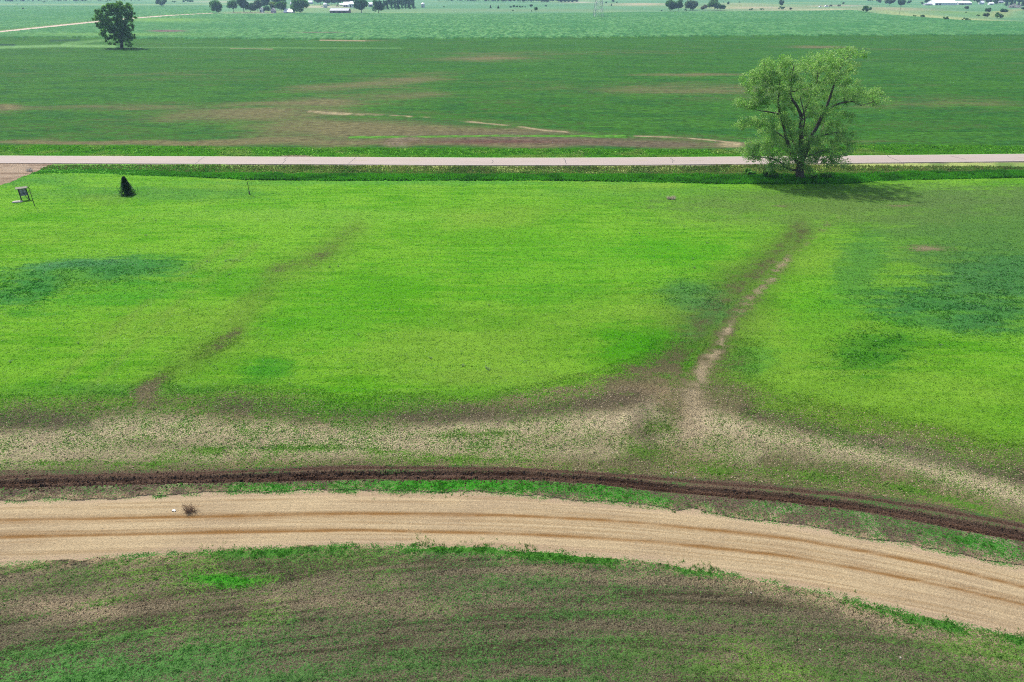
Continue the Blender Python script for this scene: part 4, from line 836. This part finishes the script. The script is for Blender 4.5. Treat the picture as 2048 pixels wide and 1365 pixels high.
barn('farm_shed', 579, 26, 17, 1.5, 5.5, MW, MR, 'bright white metal shed between two round dark trees', 'shed', dep=15, wins=0)
barn('farm_shed', 586, 11, 9, 3, 2.5, MGW, MG, 'bluish grey shed behind the bright white one', 'shed', wins=0)
barn('farm_house', 621.5, 8, 8, 2.6, 3, MGW, MR, 'white roofed house among trees at the top of the farm', 'house', wins=2)
barn('cattle_shed', 681, 26, 37, 4, 3.6, MB, MGW, 'long low shed with pale roof and brown open front', 'shed', dep=16, doors=3, wins=0)
barn('barn', 694, 14, 11, 4, 4.5, MW, MR, 'white barn with large white roof at the right of the farm yard', 'barn', dep=22, doors=2, wins=0)
barn('barn', 706, 15, 10, 6, 4, MW, MR, 'pale lavender white barn beside the big round tree', 'barn', dep=22, doors=1, wins=1)
barn('farm_shed', 684, 11.5, 8, 2, 1.6, MGW, MR, 'low pale roofed shed left of the white barns', 'shed', wins=0)
barn('farm_shed', 742, 14, 9, 4.5, 3.2, MGW, MR, 'small shed with white roof between two big trees', 'shed', wins=0)
barn('livestock_barn', 1883, 10.5, 42, 4.2, 5.2, MW, MR, 'long white barn with bright white roof on the far right', 'barn', dep=34, doors=2, wins=5, rot=R(-4))
barn('livestock_barn', 1923, 9.8, 26, 3, 3.6, MGW, MR, 'second long barn with dull roof right of the white one', 'barn', dep=24, doors=2, wins=3)
barn('farm_shed', 1855, 11, 14, 1.8, 1.4, MGW, MG, 'low grey lean-to left of the long white barn', 'shed', wins=0, dep=10)
barn('farm_house', 1962, 9, 8, 3, 3, MW, MR, 'small white house right of the barns', 'house', wins=2)
barn('farm_shed', 1981, 10, 9, 2.4, 1.8, MW, MR, 'low white shed right of the small white house', 'shed', wins=0)
barn('farm_shed', 2000, 7, 9, 2.6, 1.8, MGW, MG, 'small grey roofed shed at the far right grove', 'shed', wins=1)
barn('farm_house', 2012, 5, 7, 2.2, 1.8, MW, MR, 'pale roofed house partly behind conifers at the right', 'house', wins=1)
def bin_(name, u, v, wpx, hpx, label, dome=True):
    k = mpp(u, v); r = wpx * k / 2; h = hpx * k; t = empty(name, G(u, v), label=label, cat='grain bin'); n = 24
    a = np.arange(n) * 2 * np.pi / n
    V = [(r * math.cos(x), r * math.sin(x), z) for z in (0, h * .7) for x in a]; mesh('wall', V, [(i, (i + 1) % n, n + (i + 1) % n, n + i) for i in range(n)], MST, t)
    V = [((r + .15) * math.cos(x), (r + .15) * math.sin(x), h * .7) for x in a] + [(r * .55 * math.cos(x), r * .55 * math.sin(x), h * .92) for x in a] + [(0, 0, h)]
    mesh('roof', V, [(i, (i + 1) % n, n + (i + 1) % n, n + i) for i in range(n)] + [(n + i, n + (i + 1) % n, 2 * n) for i in range(n)], MR, t)
    boxes('door', [(-.5, .5, -r - .08, -r + .3, .1, h * .3)], MDK, t)
bin_('grain_bin', 651, 16, 8, 9, 'round pale steel bin in the middle of the farm yard')
bin_('grain_bin', 846, 15.5, 7.5, 9, 'round grain bin alone in the pasture right of the shelter belt')
# vehicles far off
def far_car(u, v, lpx, label, col, rot=0):
    k = mpp(u, v); Lc = lpx * k; t = empty('parked_vehicle', G(u, v), rot, label=label, cat='vehicle'); m = plain('vehicle_paint', col, .35, .05)
    h = Lc * .34; V = []; Fq = []
    prof = [(-.5, .12), (-.5, .5), (-.36, .56), (-.26, 1), (.18, 1), (.30, .6), (.48, .52), (.5, .12)]
    for s in (-1, 1):
        for x, z in prof: V.append((x * Lc, s * Lc * .2, z * h + .2))
    n = len(prof); Fq = [tuple(range(n - 1, -1, -1)), tuple(range(n, 2 * n))] + [(i, (i + 1) % n, n + (i + 1) % n, n + i) for i in range(n)]
    mesh('body', V, Fq, m, t)
    for x in (-.3, .3):
        for s in (-1, 1):
            Vt, Ft = tube([[x * Lc, s * Lc * .2 - .1, .35], [x * Lc, s * Lc * .2 + .1, .35]], [.38, .38], 12); Vt2 = np.r_[Vt]; mesh('wheel', Vt2, [tuple(f) for f in Ft] + [tuple(range(12)), tuple(range(23, 11, -1))], MDK, t)
    boxes('window', [(-.22 * Lc, .2 * Lc, -Lc * .2 - .02, -Lc * .2 + .01, h * .68, h * 1.02)], MGL, t)
far_car(1640, 15.8, 7, 'white vehicle parked on the far slope, left of two', (.8, .8, .8), .1)
far_car(1652.5, 14.4, 8, 'white vehicle parked on the far slope beside the brown bush', (.8, .8, .8), .1)
far_car(644.5, 14, 4, 'white vehicle parked left of the round bin', (.8, .8, .8))
far_car(675, 13.5, 6, 'dark reddish vehicle parked right of the round bin', (.2, .1, .1))
far_car(657, 12.5, 0.1 + 5, 'blue grey vehicle parked behind the round bin', (.15, .2, .3))

# lattice tower
def tower():
    u, v = 1196, 35.5; k = mpp(u, v); t = empty('transmission_tower', G(u, v), R(8), label='grey steel lattice transmission tower standing in the corn field', cat='tower')
    b = 8.5 * k; H = 46; lv = [0, 9, 16, 22, 27, 31, 35, 39, 43]; hw = lambda z: b * (1 - z / H * .82) if z < 30 else b * (1 - 30 / H * .82) * (1 - (z - 30) / 30)
    cs = lambda s, q, z: np.array([s * hw(z), q * hw(z), z]); m = plain('weathered_steel', (.40, .42, .42), .5, .2, metal=.4)
    for s, q in ((-1, -1), (1, -1), (1, 1), (-1, 1)):
        V_, F_ = tube([cs(s, q, z) for z in lv], [.22] * len(lv), 5); mesh_np('leg', V_, F_, 4, {}, m, t)
    L = []
    ring = [(-1, -1), (1, -1), (1, 1), (-1, 1)]
    for a, c in zip(lv[:-1], lv[1:]):
        for i in range(4):
            p, q = ring[i], ring[(i + 1) % 4]
            L.append(tube([cs(*p, a), cs(*q, c)], [.1, .1], 4)); L.append(tube([cs(*q, a), cs(*p, c)], [.1, .1], 4)); L.append(tube([cs(*p, c), cs(*q, c)], [.1, .1], 4))
    V_, F_ = joinq(L); mesh_np('brace', V_, F_, 4, {}, m, t)
    for z in (31, 37, 42):
        L = [tube([[-7, 0, z], [0, 0, z + .1], [7, 0, z]], [.1] * 3, 4), tube([[-7, 0, z], [0, 0, z + 1.6], [7, 0, z]], [.1] * 3, 4)]; V_, F_ = joinq(L); mesh_np('crossarm', V_, F_, 4, {}, m, t)
        for s in (-1, 1): V_, F_ = tube([[s * 6.9, 0, z], [s * 6.9, 0, z - 1.6]], [.13, .13], 6); mesh_np('insulator', V_, F_, 4, {}, MGW, t)
tower()
def pole(u, v, hpx, label):
    k = mpp(u, v); H = hpx * k; t = empty('utility_pole', G(u, v), label=label, cat='pole'); V_, F_ = tube([[0, 0, -.5], [0, 0, H]], [.2, .14], 8); mesh_np('pole', V_, F_, 4, {}, BARK, t); boxes('crossarm', [(-1.2, 1.2, -.07, .07, H - .9, H - .75)], BARK, t)
pole(1797, 34, 22, 'thin utility pole in the right hand pasture')

# ------------------------------------------------------------------ things by the road
k = mpp(48, 401); DKW = plain('dark_stained_wood', (.045, .04, .036), .8, .3, 6); CRM = plain('weathered_cream_board', C(216, 208, 180), .8, .2, 4)
p1, p2 = G(43.3, 401), G(58.7, 399); ang = math.atan2(p2[1] - p1[1], p2[0] - p1[0]); Ls = float(np.linalg.norm((p2 - p1)[:2]))
sg = empty('notice_board', p1, ang, label='weathered white notice board on two dark posts under a cream cap near the driveway', cat='sign')
for xx_ in (0, Ls): boxes('post', [(xx_ - .09, xx_ + .09, -.09, .09, -.3, 2.15)], DKW, sg)
def board_mat():
    m, n, l = newmat('worn_sign_face'); b = n['Principled BSDF']; tc = n.new('ShaderNodeTexCoord').outputs['Object']; nz = noise(n, l, tc, 2.2, 3, .6); mr = n.new('ShaderNodeMapRange'); l.new(nz, mr.inputs[0]); mr.inputs[1].default_value = .42; mr.inputs[2].default_value = .62
    l.new(mixcol(n, l, mr.outputs[0], C(204, 204, 206), C(128, 124, 140)), b.inputs['Base Color']); return m
boxes('panel', [(.1, Ls - .1, -.03, .03, .75, 2.05)], board_mat(), sg)
PB = plain('faded_blue_print', C(84, 82, 116), .8, .2, 6); boxes('sign_mark', [(Ls * .52, Ls * .66, -.045, -.032, .92, 1.22), (Ls * .42, Ls * .72, -.045, -.032, 1.24, 1.29)], PB, sg)
MK = plain('faded_brown_print', C(112, 100, 90), .8, .2, 6); mesh('sign_mark', [(Ls * .42, -.036, 1.85), (Ls * .5, -.036, 1.85), (Ls * .66, -.036, 1.5), (Ls * .58, -.036, 1.5)], [(0, 1, 2, 3)], MK, sg)
V = [(-.35, -.35, 2.12), (Ls + .3, -.35, 2.12), (Ls + .3, 0, 2.36), (-.35, 0, 2.36), (-.35, .35, 2.12), (Ls + .3, .35, 2.12)]; V += [(a, b_, c - .07) for a, b_, c in V]
mesh('cap', V, [(0, 1, 2, 3), (3, 2, 5, 4), (6, 9, 8, 7), (9, 10, 11, 8), (0, 6, 7, 1), (4, 5, 11, 10), (0, 3, 9, 6), (3, 4, 10, 9), (1, 7, 8, 2), (2, 8, 11, 5)], CRM, sg)
V_, F_ = tube([[Ls * .62, -.1, .8], [Ls * 1.02, -.75, -.1]], [.05, .05], 6); mesh_np('brace', V_, F_, 4, {}, DKW, sg)
# staked sapling beside the board
def sapling(u, v, H, label, leafc, nleaf=60, lean=0, guard=False, bare=False):
    t = empty('sapling', G(u, v), label=label, cat='sapling'); V_, F_ = joinq([tube([[0, 0, -.1], [lean * .5, 0, H * .5], [lean, 0, H]], [.06, .045, .015], 6)] + [tube([[lean * q, 0, H * q], [lean * q + .3 * math.cos(i * 2.1), .3 * math.sin(i * 2.1), H * q + .25]], [.02, .008], 4) for i, q in enumerate(np.linspace(.45, .93, 8))])
    mesh_np('trunk', V_, F_, 4, {}, BARKD, t)
    cent = np.array([[lean * q + .22 * math.cos(i * 2.1), .22 * math.sin(i * 2.1), H * q + .15] for i, q in enumerate(np.linspace(.5 if not bare else .8, 1, 8))])
    Vl, Fl, cl = leaves(cent, np.full(8, .18), nleaf // 8, .07, leafc * .8, leafc * 1.2); mesh_np('foliage', Vl, Fl, 4, dict(col=cl), LEAF, t, False)
    if guard: V_, F_ = tube([[0, 0, 0], [0, 0, .55]], [.13, .11], 8); mesh_np('trunk_guard', V_, F_, 4, {}, plain('brown_guard', (.12, .08, .06), .8), t)
sapling(69.3, 412, 3.7, 'tall thin dark sapling right of the notice board', C(60, 96, 50), 70)
sapling(499, 389, 3.3, 'thin young tree with a brown guard round its foot, alone on the lawn', C(130, 160, 90), 90, 0, True, True)
# white slab
def rock(name, p, sx, sy, sz, col, label, cat='stone', group=None, rz=0, seg=14):
    V = []; Fq = []; rows_ = 7
    for i in range(rows_ + 1):
        th = math.pi * i / rows_
        for j in range(seg):
            ph = 2 * math.pi * j / seg; q = 1 + .22 * (rs.rand() - .5)
            a_1 = math.copysign(abs(math.cos(ph)) ** .6, math.cos(ph)) * math.sin(th) ** .6 * q; b_1 = math.copysign(abs(math.sin(ph)) ** .6, math.sin(ph)) * math.sin(th) ** .6 * q
            V.append((a_1 * sx, b_1 * sy, math.cos(th) * sz * .9 + sz * .3))
    for i in range(rows_):
        for j in range(seg): Fq.append((i * seg + j, (i + 1) * seg + j, (i + 1) * seg + (j + 1) % seg, i * seg + (j + 1) % seg))
    o = mesh(name, V, Fq, plain('stone', col, .85, .2, 4)); o.location = [float(q) for q in p]; o.rotation_euler = (0, 0, rz); return tagd(o, label, cat, group)
rock('stone_slab', G(35, 405), .82, .38, .22, C(236, 226, 214), 'flat pale slab lying in the grass in front of the notice board', 'slab', rz=.25)
# spruce with two stakes
def spruce():
    base = G(256, 390); t = empty('spruce_tree', base, label='small dark conical spruce on the lawn between two stakes', cat='tree'); H = 3.4; Rb = 1.45
    V_, F_ = tube([[0, 0, -.1], [0, 0, H]], [.07, .015], 6); mesh_np('trunk', V_, F_, 4, {}, BARKD, t)
    V = []; cc = []
    for i in range(420):
        q = (i / 420.) ** .9; zb = .12 + q * (H - .2); L = Rb * (1 - q) ** .85 * rs.uniform(.78, 1.12) + .05; a = i * 2.39996; d = np.array([math.cos(a), math.sin(a), 0.]); s = np.array([-d[1], d[0], 0.])
        for m_ in range(16):
            f = rs.uniform(.08, 1); p = d * L * f + np.array([0, 0, zb + .16 * L * f * f - .22 * L * f]) + rs.normal(0, .03, 3); w_ = .10 * (1.1 - f) + .04
            dd = d * .12 + s * rs.uniform(-.12, .12) + np.array([0, 0, rs.uniform(-.05, .06)]); ss_ = s * .018 + np.array([0, 0, rs.uniform(-.02, .02)]); p = p + s * rs.uniform(-1, 1) * w_
            V += [p - ss_, p + dd * .9 - ss_ * 2, p + dd * 1.4, p + ss_ * 3]; cc += [C(54, 106, 56) * rs.uniform(.5, 1.5)] * 4
    V = np.array(V); mesh_np('foliage', V, np.arange(len(V)).reshape(-1, 4), 4, dict(col=np.array(cc)), LEAF, t, False)
spruce()
def stake(u, v, H, lean, label):
    t = G(u, v); V_, F_ = tube([[0, 0, -.2], [lean, 0, H]], [.035, .03], 6); o = mesh_np('stake', V_, F_, 4, {}, DKW); o.location = [float(q) for q in t]; tagd(o, label, 'stake')
stake(240.5, 388, 1.4, -.35, 'thin leaning stake left of the small spruce'); stake(276, 385.5, 1.3, .1, 'thin upright stake right of the small spruce')
# dry weed on the gravel, branch heap on the lawn
def tangle(name, p, w_, h_, n, col, label, cat, thick=.012, flat=False):
    L = []
    for i in range(n):
        a = rs.rand() * 6.283; r = w_ / 2 * rs.uniform(.4, 1); s = np.array([rs.normal(0, .12) * w_, rs.normal(0, .08) * w_, .02]); e = s * .3 + np.array([math.cos(a) * r, math.sin(a) * r * .55, h_ * rs.uniform(.05, 1)])
        m_ = (s + e) / 2 + rs.normal(0, .12, 3) * w_ * .6; m_[2] = abs(m_[2]); L.append(tube(smooth_path([s, m_, e], 3), np.linspace(thick, thick * .4, 7), 4))
        for q in range(3): b_ = e * rs.uniform(.5, .95) + 0; L.append(tube([b_, b_ + rs.normal(0, .1, 3) * w_ * .7 + np.array([0, 0, .04])], [thick * .6, thick * .3], 4))
    V_, F_ = joinq(L); V_[:, 2] = np.maximum(V_[:, 2], .005); o = mesh_np(name, V_, F_, 4, {}, plain(name + '_twigs', col, .9, .4, 8)); o.location = [float(q) for q in p]; return tagd(o, label, cat)
tangle('dry_weed', G(381, 1024), 1.5, .75, 60, (.20, .12, .07), 'dry brown tumbleweed lying on the gravel road', 'weed', .012)
tangle('brush_pile', G(1342, 398.5), 2.3, .5, 60, (.50, .43, .30), 'small heap of dry brown branches on the lawn', 'branch pile', .03)
tangle('dead_branch', G(60, 343), 2.2, .7, 26, (.45, .42, .36), 'pale dead brush at the edge of the driveway', 'branch pile', .03)
tangle('dead_branch', G(2028, 16), 30, 4, 40, (.4, .38, .36), 'heap of fallen pale timber in front of the right edge conifers', 'branch pile', .4)
def paper():
    k_ = mpp(348, 1023); V = []; Fq = []; n = 7
    for j in range(n):
        for i in range(n): V.append(((i / 6 - .5) * .26 + rs.normal(0, .012), (j / 6 - .5) * .16 + rs.normal(0, .012), .03 + .07 * abs(math.sin(i * 1.3)) + rs.rand() * .03))
    for j in range(n - 1):
        for i in range(n - 1): Fq.append((j * n + i, j * n + i + 1, (j + 1) * n + i + 1, (j + 1) * n + i))
    V += [(a, b_, c - .012) for a, b_, c in V]; Fq += [tuple(q + n * n for q in f[::-1]) for f in Fq]
    o = mesh('litter', V, Fq, plain('white_scrap', (.8, .8, .78), .7, .05)); o.location = [float(q) for q in G(348, 1023)]; tagd(o, 'crumpled white scrap on the gravel road left of the dry weed', 'litter')
paper()
# pale pebbles and stones, each where the photo shows one
ST = [(244, 977, 'by the mud track on the far left verge'), (769, 1077, 'on the gravel below the lower wheel mark'), (1342, 946, 'on the soil just above the tread marks'), (1352, 945, 'beside the tread marks, right of its neighbour'), (1390, 957, 'in the tread marks'), (1502, 1186, 'on the dark soil under the right verge'), (1640, 1300, 'on the dark soil low on the right'), (1801, 1316, 'near the bottom right corner on dark soil'),
      (1865, 1066, 'beside the mud ruts on the right verge'), (2011, 1124, 'on the pale verge at the right edge'), (1858, 933, 'on the tan soil at the right'), (1024, 488, 'in the bright lawn near its middle'), (440, 1020, 'on the gravel right of the dry weed'), (690, 1190, 'on foreground soil left of centre'), (1347, 947, 'touching the two stones above the tread marks'), (1225, 906, 'on the bare band above the ruts')]
for u, v, where in ST:
    s_ = rs.uniform(.035, .06) * (1.6 if v < 600 else 1); rock('stone', G(u, v), s_ * 1.3, s_, s_ * .8, C(206, 194, 178), 'small pale stone ' + where, 'stone', None, rs.rand() * 3, 8)
for u, v, wx_, where in [(1536, 925 - 45, .0, ''), ][:0]: pass
# pale flowering weeds on the lawn
PW = [(452, 524, 1), (460, 522, 1.2), (468, 523, 1.1), (474, 522, 1), (480, 524, .8), (415, 524, .8), (459, 550, 1), (660, 535, .8), (677, 534, .8), (287, 439, .9), (312, 442, .9), (292, 472, .9), (1385, 519, 1), (1389, 537, .9), (1413, 487, .9), (1279, 468, .9), (978, 612, .9), (972, 738, 1.2), (977, 741, 1), (925, 733, .9), (862, 718, .9), (21, 726, .9), (157, 688, .8), (718, 671, .8), (610, 458, .7), (581, 457, .7), (1880, 1130 - 438, .8)]
for u, v, s_ in PW:
    p = G(u, v); n = 16; cent = np.c_[rs.normal(0, .13, n) * s_, rs.normal(0, .13, n) * s_, rs.uniform(.1, .24, n)]
    V_, F_, c_ = leaves(cent, np.full(n, .05), 5, .03 * s_, C(214, 220, 200), C(180, 200, 150)); t = empty('weed_plant', p, label='small weed plant with pale whitish heads on the bright lawn', cat='weed', group='pale headed weeds on the lawn')
    mesh_np('flower_head', V_, F_, 4, dict(col=c_), GRASS, t, False)
    V_, F_ = joinq([tube([[0, 0, -.02], q], [.008, .005], 3) for q in cent]); mesh_np('stem', V_, F_, 4, {}, plain('weed_stem', (.1, .2, .06), .9) if 'weed_stem' not in bpy.data.materials else bpy.data.materials['weed_stem'], t)
# shrubs under the big tree
for u, v, w_, h_, lb in [(1500, 352, 26, 13, 'low leafy shrub in the ditch left of the big tree'), (1540, 356, 34, 17, 'dark leafy shrub just left of the big trunk'), (1650, 359, 30, 14, 'dark shrub in the ditch right of the big trunk'), (1625, 360, 22, 11, 'low shrub at the right foot of the big trunk')]:
    soft_tree('shrub', u, v, w_, h_, C(96, 168, 60), C(150, 210, 96), lb, 'shrub', None, 'bush', n=160, trunk=False)

# ------------------------------------------------------------------ haze
HZ = []; Fh = []
box(HZ, Fh, -12500, 12500, -400, 15200, -3.0, 62)
hm, n, l = newmat('haze_air'); n.remove(n['Principled BSDF']); vol = n.new('ShaderNodeVolumePrincipled'); vol.inputs['Color'].default_value = (.48, .74, 1, 1); vol.inputs['Density'].default_value = .0001; vol.inputs['Anisotropy'].default_value = .2
l.new(vol.outputs[0], n['Material Output'].inputs['Volume'])
hz = mesh('haze', HZ, Fh, hm); hz['kind'] = 'stuff'
